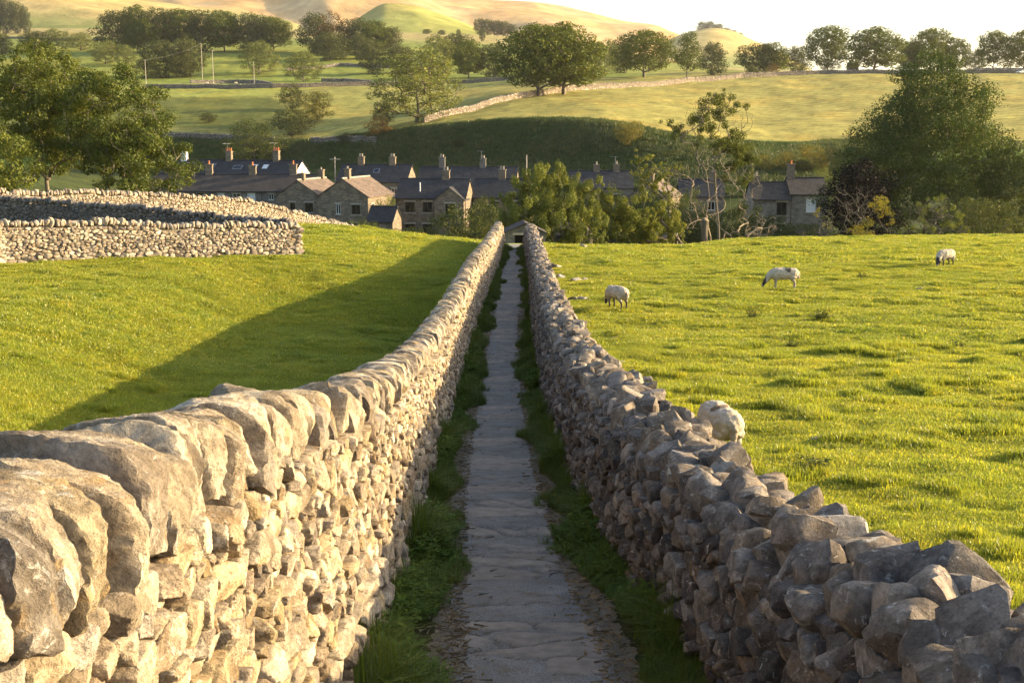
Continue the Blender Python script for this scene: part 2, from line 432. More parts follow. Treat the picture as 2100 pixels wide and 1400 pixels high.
def build_hills():
    gold, gold2, grn = (.41, .265, .115), (.43, .31, .155), (.24, .24, .08)
    hill('moor_hill', 2300, 3700, [-700, 1700], ([-700, 1000, 1300, 1700], [95, 90, 115, 190]),
         ([-700, 0, 300, 600, 900, 1000, 1100, 1200, 1280, 1340, 1372, 1430, 1520, 1700], [-190, -110, -75, -42, -14, -1, 10, 25, 44, 52, 66, 98, 130, 190]),
         [gold, gold2], 26, 31, nx=240)
    hill('green_hill', 1250, 2000, [-800, 720], ([-800, 400, 720], [100, 95, 110]),
         ([-800, -300, 0, 200, 310, 420, 560, 640, 720], [-110, -70, -36, -14, 2, 20, 44, 66, 110]), [(.27, .25, .10), (.36, .28, .12), (.20, .22, .07)], 10, 47)
    hill('knoll_hill', 1450, 1850, [690, 1040], ([690, 1040], [82, 82]),
         ([690, 715, 750, 800, 850, 900, 950, 995, 1040], [80, 62, 32, 8, 12, 27, 46, 66, 84]), [(.24, .25, .07), (.30, .27, .08)], 2.5, 53)
    hill('wooded_hill', 1900, 2300, [1350, 1660], ([1350, 1660], [135, 150]),
         ([1350, 1390, 1455, 1500, 1530, 1600, 1660], [92, 72, 58, 66, 80, 112, 148]), [(.33, .29, .11), (.40, .32, .13), (.22, .24, .08)], 4, 59)
# ------------------------------------------------------------------ dry stone
_cs = {}
def cube_sphere(n):
    if n in _cs: return _cs[n]
    V, F, key = [], [], {}
    def add(p):
        k = tuple(np.round(p, 6))
        if k not in key: key[k] = len(V); V.append(p)
        return key[k]
    t = np.tan(np.linspace(-1, 1, n + 1) * math.pi / 4)
    for ax in range(3):
        for sg in (-1, 1):
            def P(i, j):
                p = [0, 0, 0]; p[ax] = sg; p[(ax + 1) % 3] = t[i] * sg; p[(ax + 2) % 3] = t[j]
                return add(np.array(p, float))
            for i in range(n):
                for j in range(n):
                    F.append((P(i, j), P(i + 1, j), P(i + 1, j + 1), P(i, j + 1)))
    V = np.array(V); V /= np.linalg.norm(V, axis=1)[:, None]
    _cs[n] = (V, np.array(F)); return _cs[n]

def rocks(C, Fr, half, PN, PH, n, rng, p=11.0, amp=.05, freq=2.2):
    """rounded many-faceted stones. C (N,3) centres, Fr (N,3,3) axes as rows, half (N,3), planes PN (N,K,3) / PH (N,K)"""
    U0, F0 = cube_sphere(n); Nn, M = len(C), len(U0)
    Vs = []
    for s in range(0, Nn, 400):
        e = min(Nn, s + 400)
        D = U0[None] * half[s:e, None, :]; D = D / np.linalg.norm(D, axis=2, keepdims=True)
        dt = np.maximum(np.einsum('nkj,nmj->nmk', PN[s:e], D), 0) / PH[s:e, None, :]
        r = (dt ** p).sum(2) ** (-1 / p)
        sd = rng.uniform(0, 900, (e - s, 1))
        q = D * freq
        w = fbm(q[..., 0] + sd, q[..., 1] + sd * 1.7, q[..., 2], seed=5, oct=2 if n > 4 else 1)
        r = r * (1 + amp * w)
        if n >= 8:
            q = D * freq * 4.5
            r = r * (1 + .035 * fbm(q[..., 0] + sd, q[..., 1], q[..., 2] + sd, seed=8, oct=3, gain=.6))
        Vs.append(C[s:e, None, :] + np.einsum('nmj,njk->nmk', D * r[..., None], Fr[s:e]))
    V = np.concatenate(Vs).reshape(-1, 3)
    F = (np.arange(Nn)[:, None, None] * M + F0[None]).reshape(-1, 4)
    return V, F, M
def rand_rot(rng, Nn, ang):
    """small random rotations (N,3,3)"""
    a = rng.normal(0, ang, (Nn, 3)); th = np.linalg.norm(a, axis=1) + 1e-9; k = a / th[:, None]
    K = np.zeros((Nn, 3, 3)); K[:, 0, 1] = -k[:, 2]; K[:, 0, 2] = k[:, 1]; K[:, 1, 0] = k[:, 2]; K[:, 1, 2] = -k[:, 0]; K[:, 2, 0] = -k[:, 1]; K[:, 2, 1] = k[:, 0]
    s, c = np.sin(th)[:, None, None], np.cos(th)[:, None, None]
    return np.eye(3)[None] + s * K + (1 - c) * (K @ K)
def tints(rng, Nn, pal):
    pal = np.array(pal); i = rng.integers(0, len(pal), Nn); j = rng.integers(0, len(pal), Nn); w = rng.uniform(0, 1, (Nn, 1))
    return (pal[i] * w + pal[j] * (1 - w)) * rng.uniform(.72, 1.22, (Nn, 1))

class Pack:
    def __init__(s): s.V = []; s.F = []; s.T = []; s.n = 0
    def add(s, V, F, M, tint):
        s.F.append(F + s.n); s.V.append(V); s.T.append(np.repeat(tint, M, axis=0)); s.n += len(V)
    def build(s, name, mat, parent, smooth=True, kind=None):
        off = np.array(parent.location) if parent is not None else 0
        me = raw_mesh(name, np.concatenate(s.V) - off, np.concatenate(s.F), smooth=smooth, attrs={'tint': np.concatenate(s.T)}, sharp=34)
        o = obj(name, me, mat, parent)
        return tag(o, kind=kind)

def knn(A, k):
    o = np.argsort(A[:, 0]); B = A[o]; out = np.zeros((len(A), k), int); Wd = 260
    for s in range(0, len(B), 200):
        e = min(len(B), s + 200); lo, hi = max(0, s - Wd), min(len(B), e + Wd)
        d = ((B[s:e, None, :] - B[None, lo:hi, :]) ** 2).sum(2)
        idx = np.argpartition(d, min(k, d.shape[1] - 1), axis=1)[:, :k + 1]
        for r in range(e - s):
            q = idx[r] + lo; q = q[q != s + r][:k]
            if len(q) < k: q = np.concatenate([q, np.repeat(q[-1:], k - len(q))])
            out[o[s + r]] = o[q]
    return out

def face_stones(pack, rng, path, height, frame, style, lod, pal, s0, s1, dist):
    """one face of a wall. path(s)->(N,3) foot points, frame(s)->(along, out), height(s); fills s0..s1"""
    S, H, A, HH = [], [], [], []
    hmax = float(np.max(height(np.linspace(s0, s1, 60)))); h = 0.0
    while h < hmax + .05:
        rh = rng.uniform(*style['row']) * (1.25 - .35 * h / hmax)
        s = s0 + rng.uniform(0, .2)
        while s < s1:
            w = rh * rng.uniform(*style['asp'])
            S.append(s + w / 2); H.append(h + rh / 2 + rng.normal(0, rh * style['jit'])); A.append(w); HH.append(rh)
            s += w
        h += rh
    S, H, A, HH = map(np.array, (S, H, A, HH))
    wob = .06 * vnoise(S * .7, H * 1.3, seed=int(rng.integers(99)))
    H = H + wob
    ok = (H < height(S) - .02) & (H > -.15)
    S, H, A, HH = S[ok], H[ok], A[ok], HH[ok]
    ax = style['ax']; q = np.stack([S / ax, H], 1); K = 12
    nb = knn(q, K); dq = q[nb] - q[:, None]; d = np.linalg.norm(dq, axis=2) + 1e-6; nq = dq / d[..., None]
    wgt = HH[nb] / HH[:, None]; share = 1 / (1 + wgt)                      # bigger stones keep more of the gap
    nr = np.stack([nq[..., 0] / ax, nq[..., 1]], -1); m = np.linalg.norm(nr, axis=2)
    PHs = d * share / m - style['gap'] * rng.uniform(.4, 1.4, (len(S), 1)); PHs = np.maximum(PHs, .02)
    Nn = len(S); PN = np.zeros((Nn, K + 16, 3)); PH = np.full((Nn, K + 16), .5)
    PN[:, :K, 0] = nr[..., 0] / m; PN[:, :K, 2] = nr[..., 1] / m; PH[:, :K] = PHs
    prot = rng.uniform(*style['prot'], Nn)
    f = np.zeros((Nn, 3)); f[:, 1] = 1; f[:, 0] = rng.normal(0, style['tilt'], Nn); f[:, 2] = rng.normal(.05, style['tilt'], Nn)
    PN[:, K] = f / np.linalg.norm(f, axis=1)[:, None]; PH[:, K] = prot
    PN[:, K + 1] = (0, -1, 0); PH[:, K + 1] = .16
    size = np.minimum(A, HH * 1.5) * .5
    for c in range(6):
        v = rng.normal(0, 1, (Nn, 3)); v[:, 1] = np.abs(v[:, 1]) * style['chy'] + .25; v /= np.linalg.norm(v, axis=1)[:, None]
        sup = np.abs(v[:, 0]) * A * .5 + np.abs(v[:, 1]) * prot + np.abs(v[:, 2]) * HH * .5
        PN[:, K + 2 + c] = v; PH[:, K + 2 + c] = sup * rng.uniform(*style['cham'], Nn)
    for c, (v, hh_) in enumerate((((1, 0, 0), A * .62), ((-1, 0, 0), A * .62), ((0, 0, 1), HH * .70), ((0, 0, -1), HH * .70))):
        PN[:, K + 8 + c] = v; PH[:, K + 8 + c] = hh_
    for c in range(4):                                                # broken corners
        v = np.stack([rng.choice([-1, 1], Nn) * rng.uniform(.5, 1.2, Nn), rng.uniform(-.1, .9, Nn), rng.choice([-1, 1], Nn) * rng.uniform(.5, 1.4, Nn)], 1); v /= np.linalg.norm(v, axis=1)[:, None]
        PN[:, K + 12 + c] = v; PH[:, K + 12 + c] = (np.abs(v[:, 0]) * A * .5 + np.abs(v[:, 1]) * prot + np.abs(v[:, 2]) * HH * .5) * rng.uniform(style['cham'][0] * .9, style['cham'][1] * .92, Nn)
    base = path(S); al, out = frame(S); up = np.array([0, 0, 1.0])
    bat = style.get('batter', .10)
    C = base + up * H[:, None] - out * (H * bat)[:, None]
    Fr = np.stack([al, out, np.repeat(up[None], Nn, 0)], 1)
    Fr = np.einsum('nij,njk->nik', rand_rot(rng, Nn, style['rot']), Fr)
    half = np.stack([A * .5, np.full(Nn, .12), HH * .5], 1)
    D = dist(C)
    tn = tints(rng, Nn, pal)
    for lo, hi, n in lod:
        k = (D >= lo) & (D < hi)
        if k.any():
            V, F, M = rocks(C[k], Fr[k], half[k], PN[k], PH[k], n, rng, p=style['p'], amp=style['amp'])
            pack.add(V, F, M, tn[k])

LEFT_ST = dict(row=(.05, .135), asp=(.9, 2.8), jit=.16, ax=1.45, gap=.004, prot=(.03, .10), tilt=.26, chy=1.4, cham=(.74, 1.04), rot=.06, p=48, amp=.035)
RIGHT_ST = dict(row=(.055, .15), asp=(.8, 2.1), jit=.30, ax=1.2, gap=.003, prot=(.03, .12), tilt=.36, chy=1.1, cham=(.70, 1.04), rot=.11, p=44, amp=.06)
FAR_ST = dict(row=(.07, .18), asp=(.9, 2.6), jit=.28, ax=1.4, gap=.001, prot=(.02, .08), tilt=.35, chy=1.5, cham=(.84, 1.12), rot=.08, p=30, amp=.06)
CREAM = [(.54, .45, .32), (.46, .385, .285), (.59, .51, .385), (.40, .31, .215), (.50, .385, .22), (.34, .295, .245)]
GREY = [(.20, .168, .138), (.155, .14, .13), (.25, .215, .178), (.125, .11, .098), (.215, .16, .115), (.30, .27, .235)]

def cam_dist(C): return np.linalg.norm(C, axis=1)
def cope_shapes(rng, Nn, half, round_top=.8, kk=7):
    """planes of upright coping slabs: half = (along, across, up)"""
    K = 6 + kk + 9; PN = np.zeros((Nn, K, 3)); PH = np.full((Nn, K), 1.0)
    for i in range(3):
        for s in (0, 1):
            v = np.zeros((Nn, 3)); v[:, i] = 1 if s else -1
            v += rng.normal(0, .13, (Nn, 3)); v /= np.linalg.norm(v, axis=1)[:, None]
            PN[:, i * 2 + s] = v; PH[:, i * 2 + s] = half[:, i] * rng.uniform(.85, 1.05, Nn)
    for k in range(kk):
        a = math.pi * (k + 1) / (kk + 1) + rng.normal(0, .08, Nn)
        v = np.stack([rng.normal(0, .12, Nn), np.cos(a), np.sin(a)], 1); v /= np.linalg.norm(v, axis=1)[:, None]
        sup = np.sqrt((v[:, 1] * half[:, 1]) ** 2 + (v[:, 2] * half[:, 2]) ** 2)
        PN[:, 6 + k] = v; PH[:, 6 + k] = sup * rng.uniform(.93, 1.12, Nn) * (1 + .12 * (1 - round_top))
    for k in range(9):
        v = rng.normal(0, 1, (Nn, 3)); v[:, 0] *= .8; v /= np.linalg.norm(v, axis=1)[:, None]
        sup = (np.abs(v) * half).sum(1)
        PN[:, 6 + kk + k] = v; PH[:, 6 + kk + k] = sup * rng.uniform(.70, 1.05, Nn)
    return PN, PH
def chunk_shapes(rng, Nn, half, lo=.55, hi=.95, k0=9):
    K = 6 + k0; PN = np.zeros((Nn, K, 3)); PH = np.full((Nn, K), 1.0)
    for i in range(3):
        for s in (0, 1):
            v = np.zeros((Nn, 3)); v[:, i] = 1 if s else -1
            v += rng.normal(0, .22, (Nn, 3)); v /= np.linalg.norm(v, axis=1)[:, None]
            PN[:, i * 2 + s] = v; PH[:, i * 2 + s] = half[:, i] * rng.uniform(.8, 1.05, Nn)
    for k in range(k0):
        v = rng.normal(0, 1, (Nn, 3)); v /= np.linalg.norm(v, axis=1)[:, None]
        PN[:, 6 + k] = v; PH[:, 6 + k] = (np.abs(v) * half).sum(1) * rng.uniform(lo, hi, Nn)
    return PN, PH

def path_tools(fx, fz, y0, y1, n=900):
    """arc-length tools for a line x=fx(y)"""
    ys = np.linspace(y0, y1, n); xs = fx(ys)
    s = np.concatenate([[0], np.cumsum(np.hypot(np.diff(xs), np.diff(ys)))])
    Y = lambda q: np.interp(q, s, ys)
    tx = np.gradient(xs, s); ty = np.gradient(ys, s)
    def along(q):
        a = np.stack([np.interp(q, s, tx), np.interp(q, s, ty), np.zeros_like(q)], 1)
        return a / np.linalg.norm(a, axis=1)[:, None]
    return s[-1], Y, along

def add_each(parent, name, V, F, M, tint, mat, order, most, rest_name):
    """the stones that show largest become parts of their own, the rest one mesh"""
    nst = len(V) // M; Fq = F[:len(F) // nst]
    base = np.array(parent.location)
    for i in order[:most]:
        P = V[i * M:(i + 1) * M]; c = P.mean(0)
        me = raw_mesh(name, P - c, Fq, smooth=True, attrs={'tint': np.repeat(tint[i:i + 1], M, 0)}, sharp=30)
        obj(name, me, mat, parent, tuple(c - base))
    return order[most:]

def core(parent, fx, fb, ft, y0, y1, wb, wt, mat, n=200):
    """the hidden packing inside a wall, so that gaps between the face stones look into stone"""
    ys = np.linspace(y0, y1, n); x = fx(ys); zb = fb(ys) - .2; zt = ft(ys) - .06
    P = np.stack([np.stack([x - wb, ys, zb], 1), np.stack([x - wt, ys, zt], 1), np.stack([x + wt, ys, zt], 1), np.stack([x + wb, ys, zb], 1)], 1)
    V = P.reshape(-1, 3) - np.array(parent.location)
    F = [(i * 4 + a, i * 4 + a + 1, (i + 1) * 4 + a + 1, (i + 1) * 4 + a) for i in range(n - 1) for a in range(3)] + [(0, 3, 2, 1), (n * 4 - 4, n * 4 - 3, n * 4 - 2, n * 4 - 1)]
    obj('packing', raw_mesh('packing', V, F, attrs={'tint': np.tile(np.array([[.16, .14, .12]]), (len(V), 1))}), mat, parent)

LOD = [(0, 4.5, 20), (4.5, 7, 15), (7, 13, 9), (13, 24, 6), (24, 45, 4), (45, 400, 3)]
def lane_walls():
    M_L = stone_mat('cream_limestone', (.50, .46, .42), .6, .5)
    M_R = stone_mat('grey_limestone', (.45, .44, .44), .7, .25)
    # ---- wall on the left of the lane: coursed faces, upright copes
    rng = np.random.default_rng(11)
    W = empty('drystone_wall', (-1.3, 8, gz(-1.3, 8)), 0, 'cream stone wall along the left of the lane, topped with a row of upright stones', 'stone wall', 'walls on either side of the lane')
    zt = lambda y: top_l(y) - .305 - .01 * sstep(8, 3, y)             # top of the coursed work, under the copes
    foot_in = lambda y: lane_z(y) - .02
    Lt, Yq, al = path_tools(ridge_l, None, -4, 76)
    def face(side):
        def path(q):
            y = Yq(q); x = ridge_l(y) + side * .38
            z = np.where(side > 0, foot_in(y), np.minimum(ground(x - .3, y), zt(y) - .3))
            return np.stack([x, y, z], 1)
        def frame(q):
            a = al(q); o = np.stack([a[:, 1], -a[:, 0], a[:, 2] * 0], 1) * side
            return a, o
        return path, frame, (lambda q: zt(Yq(q)) - path(q)[:, 2])
    pk = Pack()
    p, f, h = face(1); face_stones(pk, rng, p, h, f, LEFT_ST, LOD, CREAM, 0, Lt, cam_dist)
    far = [(0, 20, 3), (20, 400, 2)]
    p, f, h = face(-1); face_stones(pk, rng, p, h, f, FAR_ST, far, CREAM, 0, Lt, cam_dist)
    pk.build('stonework', M_L, W)
    core(W, ridge_l, lambda y: lane_z(y), zt, -4, 75.9, .31, .17, M_L)
    s = 1.0; S, TH = [], []
    while s < Lt:
        y = float(Yq(np.array([s]))[0])
        big = 1.1 if y < 5 else (1.05 if y < 10 else 1.0)
        t = rng.uniform(.12, .21) * big; S.append(s + t / 2); TH.append(t); s += t * .93
    S, TH = np.array(S), np.array(TH); n = len(S); y = Yq(S)
    near = sstep(9, 3, y)
    half = np.stack([TH * .60, rng.uniform(.23, .29, n) + .02 * near, rng.uniform(.14, .18, n) + .005 * near], 1)
    ctr = np.stack([ridge_l(y) + rng.normal(0, .02, n), y, zt(y) + half[:, 2] * .80 + rng.normal(0, .012, n)], 1)
    a = al(S); o = np.stack([a[:, 1], -a[:, 0], a[:, 2] * 0], 1)
    Fr = np.stack([a, o, np.repeat(np.array([[0, 0, 1.0]]), n, 0)], 1)
    lean = rand_rot(rng, n, .11); Fr = np.einsum('nij,njk->nik', lean, Fr)
    th = rng.normal(.22, .15, n); c_, s_ = np.cos(th), np.sin(th)      # slabs lean along the wall
    A0, U0 = Fr[:, 0].copy(), Fr[:, 2].copy()
    Fr[:, 0] = A0 * c_[:, None] - U0 * s_[:, None]; Fr[:, 2] = U0 * c_[:, None] + A0 * s_[:, None]
    PN, PH = cope_shapes(rng, n, half); tn = tints(rng, n, [(.43, .365, .27), (.34, .295, .24), (.49, .42, .315), (.28, .245, .205), (.41, .335, .22)])
    D = cam_dist(ctr); rest = Pack()
    order = np.argsort(D); nearset = order[:100]
    for lo, hi, nn in [(0, 6, 22), (6, 12, 12), (12, 400, 6)]:
        k = np.array([i for i in nearset if lo <= D[i] < hi], int)
        if len(k):
            V, F, M = rocks(ctr[k], Fr[k], half[k], PN[k], PH[k], nn, rng, p=44, amp=.03)
            add_each(W, 'coping_stone', V, F, M, tn[k], M_L, np.arange(len(k)), len(k), None)
    k = order[100:]; V, F, M = rocks(ctr[k], Fr[k], half[k], PN[k], PH[k], 3, rng, p=9, amp=.06)
    rest.add(V, F, M, tn[k]); rest.build('coping_stones', M_L, W, kind='stuff')
    # ---- wall on the right: rounded rubble, tumbled stones on top
    rng = np.random.default_rng(23)
    W = empty('drystone_wall', (1.3, 8, gz(1.3, 8)), 0, 'grey rubble wall along the right of the lane, topped with tumbled boulders', 'stone wall', 'walls on either side of the lane')
    zt = lambda y: top_r(y) - .30
    Lt, Yq, al = path_tools(ridge_r, None, -3, 76)
    def face(side):
        def path(q):
            y = Yq(q); x = ridge_r(y) + side * .40
            z = foot_in(y) if side < 0 else np.minimum(ground(x + .3, y), zt(y) - .3)
            return np.stack([x, y, z], 1)
        def frame(q):
            a = al(q); o = np.stack([a[:, 1], -a[:, 0], a[:, 2] * 0], 1) * side
            return a, o
        return path, frame, (lambda q: zt(Yq(q)) - path(q)[:, 2])
    pk = Pack()
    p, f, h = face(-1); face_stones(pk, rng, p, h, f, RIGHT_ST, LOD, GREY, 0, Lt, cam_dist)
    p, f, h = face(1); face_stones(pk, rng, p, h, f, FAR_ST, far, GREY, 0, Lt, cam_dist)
    pk.build('stonework', M_R, W)
    core(W, ridge_r, lambda y: lane_z(y), zt, -3, 75.9, .32, .20, M_R)
    C, Hf = [], []
    s = 1.5
    while s < Lt:                                                     # ragged rubble, three stones across, a few bigger ones thrown on
        y = float(Yq(np.array([s]))[0]); k = 1.1 if y < 9 else 1.0
        w = rng.uniform(.13, .27) * k
        for sd in (-.19, 0, .19):
            hw = w * rng.uniform(.45, .70); hh = rng.uniform(.07, .13) * k
            C.append((s + rng.normal(0, .06), sd + rng.normal(0, .03), rng.uniform(-.02, .06) + hh * .5 + (.05 if sd == 0 else 0))); Hf.append((hw, rng.uniform(.09, .14) * k, hh))
        if rng.random() < .42:
            hh = rng.uniform(.06, .11) * k
            C.append((s + rng.normal(0, .08), rng.uniform(-.15, .18), .17 + hh * .5)); Hf.append((rng.uniform(.10, .17) * k, rng.uniform(.09, .16) * k, hh))
        s += w * .86
    # stones one can tell in the photo: a peaked boulder, a pale round one, a flat pale slab
    def special(px, py, y, hx, hy, hz, tint, up=0):
        q = np.interp(y, Yq(np.linspace(0, Lt, 800)), np.linspace(0, Lt, 800))
        C.append((q, U(px, py) * y - float(ridge_r(np.array([y]))[0]), float(T(py)) * y - hz * .85 - float(zt(np.array([y]))[0]))); Hf.append((hx, hy, hz)); SPT.append((len(C) - 1, tint))
    SPT = []
    special(1960, 1112, 4.9, .19, .20, .15, (.17, .155, .14)); special(1725, 1062, 6.3, .10, .15, .075, (.50, .48, .45)); special(1412, 957, 8.6, .10, .21, .035, (.50, .46, .36))
    C, Hf = np.array(C), np.array(Hf); n = len(C); q = C[:, 0]; y = Yq(q); a = al(q); o = np.stack([a[:, 1], -a[:, 0], a[:, 2] * 0], 1)
    ctr = np.stack([ridge_r(y), y, zt(y) + C[:, 2]], 1) + o * C[:, 1:2]
    Fr = np.einsum('nij,njk->nik', rand_rot(rng, n, .30), np.stack([a, o, np.repeat(np.array([[0, 0, 1.0]]), n, 0)], 1))
    PN, PH = chunk_shapes(rng, n, Hf, .54, .92, 12); tn = tints(rng, n, [(.28, .235, .19), (.22, .195, .17), (.33, .285, .235), (.175, .152, .135), (.28, .225, .165)])
    for i, t in SPT:
        tn[i] = t; PH[i, 6:] *= 1.22; Fr[i] = np.stack([a[i], o[i], [0, 0, 1.0]])
    i = SPT[0][0]; PN[i, 6:10] = np.array([[.62, 0, .78], [-.62, .1, .78], [.1, -.66, .74], [.1, .7, .7]]); PH[i, 6:10] = .118
    D = cam_dist(ctr); order = np.argsort(D); nearset = order[:100]
    for lo, hi, nn in [(0, 7, 20), (7, 12, 12), (12, 400, 6)]:
        k = np.array([i for i in nearset if lo <= D[i] < hi], int)
        if len(k):
            V, F, M = rocks(ctr[k], Fr[k], Hf[k], PN[k], PH[k], nn, rng, p=44, amp=.06)
            add_each(W, 'top_stone', V, F, M, tn[k], M_R, np.arange(len(k)), len(k), None)
    rest = Pack(); k = order[100:]; V, F, M = rocks(ctr[k], Fr[k], Hf[k], PN[k], PH[k], 5, rng, p=30, amp=.06)
    rest.add(V, F, M, tn[k]); rest.build('top_stones', M_R, W, kind='stuff')
    return M_L, M_R

def field_wall(pts, label, mat, pal, seed, heights, width=.30, group=None, cope=True, n=2, both=True, style=FAR_ST, scale=1.0, end=False):
    """a free-standing wall along plan points (x, y); heights per point"""
    rng = np.random.default_rng(seed); pts = np.array(pts, float)
    s = np.concatenate([[0], np.cumsum(np.hypot(*np.diff(pts, axis=0).T))]); Lt = s[-1]
    pos = lambda q: np.stack([np.interp(q, s, pts[:, 0]), np.interp(q, s, pts[:, 1])], 1)
    hh = lambda q: np.interp(q, s, heights)
    mid = pts[len(pts) // 2]; W = empty('drystone_wall', (mid[0], mid[1], gz(*mid)), 0, label, 'stone wall', group)
    st = dict(style); st['row'] = tuple(v * scale for v in style['row']); st['prot'] = tuple(v * min(scale, 1.6) for v in style['prot'])
    def al(q):
        e = .3 * scale; d = pos(np.minimum(q + e, Lt)) - pos(np.maximum(q - e, 0)); d = np.hstack([d, np.zeros((len(d), 1))])
        return d / np.linalg.norm(d, axis=1)[:, None]
    pk = Pack()
    for side in ((1, -1) if both else (1,)):
        def frame(q):
            a = al(q); return a, np.stack([a[:, 1], -a[:, 0], a[:, 2] * 0], 1) * side
        def path(q):
            a, o = frame(q); xy = pos(q) + o[:, :2] * width
            return np.hstack([xy, (ground(xy[:, 0], xy[:, 1]) - .05)[:, None]])
        face_stones(pk, rng, path, hh, frame, st, [(0, 5000, n)], pal, 0, Lt, cam_dist)
    if end:                                                           # a built end of squared blocks
        for q0, sg in ((Lt, 1),):
            a = al(np.array([q0]))[0]; o = np.array([a[1], -a[0], 0]); b = pos(np.array([q0]))[0]; z = gz(*b); k = int(hh(q0) / .2) + 1
            C = np.array([[b[0], b[1], z + .1 + i * .2] for i in range(k)]) + a * .02; Hf = np.stack([np.full(k, .16), rng.uniform(.28, .36, k), np.full(k, .105)], 1)
            Fr = np.repeat(np.stack([a, o, [0, 0, 1.0]])[None], k, 0); PN, PH = chunk_shapes(rng, k, Hf, .8, 1.1)
            V, F, M = rocks(C, Fr, Hf, PN, PH, 4, rng, p=14); pk.add(V, F, M, tints(rng, k, pal))
    pk.build('stonework', mat, W)
    q = np.linspace(0, Lt, max(8, int(Lt / (1.2 * scale)))); xy = pos(q); z = ground(xy[:, 0], xy[:, 1]); a = al(q); o = np.stack([a[:, 1], -a[:, 0]], 1)
    wi = width * .8; P = [np.hstack([xy - o * wi, (z - .3)[:, None]]), np.hstack([xy - o * wi * .6, (z + hh(q) - .08)[:, None]]), np.hstack([xy + o * wi * .6, (z + hh(q) - .08)[:, None]]), np.hstack([xy + o * wi, (z - .3)[:, None]])]
    V = np.stack(P, 1).reshape(-1, 3) - np.array(W.location); m = len(q)
    F = [(i * 4 + c, i * 4 + c + 1, (i + 1) * 4 + c + 1, (i + 1) * 4 + c) for i in range(m - 1) for c in range(3)] + [(0, 3, 2, 1), (m * 4 - 4, m * 4 - 3, m * 4 - 2, m * 4 - 1)]
    obj('packing', raw_mesh('packing', V, F, attrs={'tint': np.tile(np.array([pal[0]]) * .5, (len(V), 1))}), mat, W)
    if cope:
        t = rng.uniform(.10, .22, int(Lt / (.15 * scale)) + 2) * scale; S = np.cumsum(t) - t / 2; t = t[S < Lt]; S = S[S < Lt]; k = len(S)
        Hf = np.stack([t * rng.uniform(.45, .62, k), rng.uniform(.20, .27, k) * min(scale, 1.5), rng.uniform(.10, .22, k) * min(scale, 1.5)], 1)
        xy = pos(S); C = np.hstack([xy, (ground(xy[:, 0], xy[:, 1]) + hh(S) + Hf[:, 2] * .7)[:, None]]); a = al(S)
        Fr = np.stack([a, np.stack([a[:, 1], -a[:, 0], a[:, 2] * 0], 1), np.repeat(np.array([[0, 0, 1.0]]), k, 0)], 1)
        Fr = np.einsum('nij,njk->nik', rand_rot(rng, k, .28), Fr)
        PN, PH = cope_shapes(rng, k, Hf); V, F, M = rocks(C, Fr, Hf, PN, PH, n, rng, p=9, amp=.06)
        c = Pack(); c.add(V, F, M, tints(rng, k, pal)); c.build('coping', mat, W)
    return W
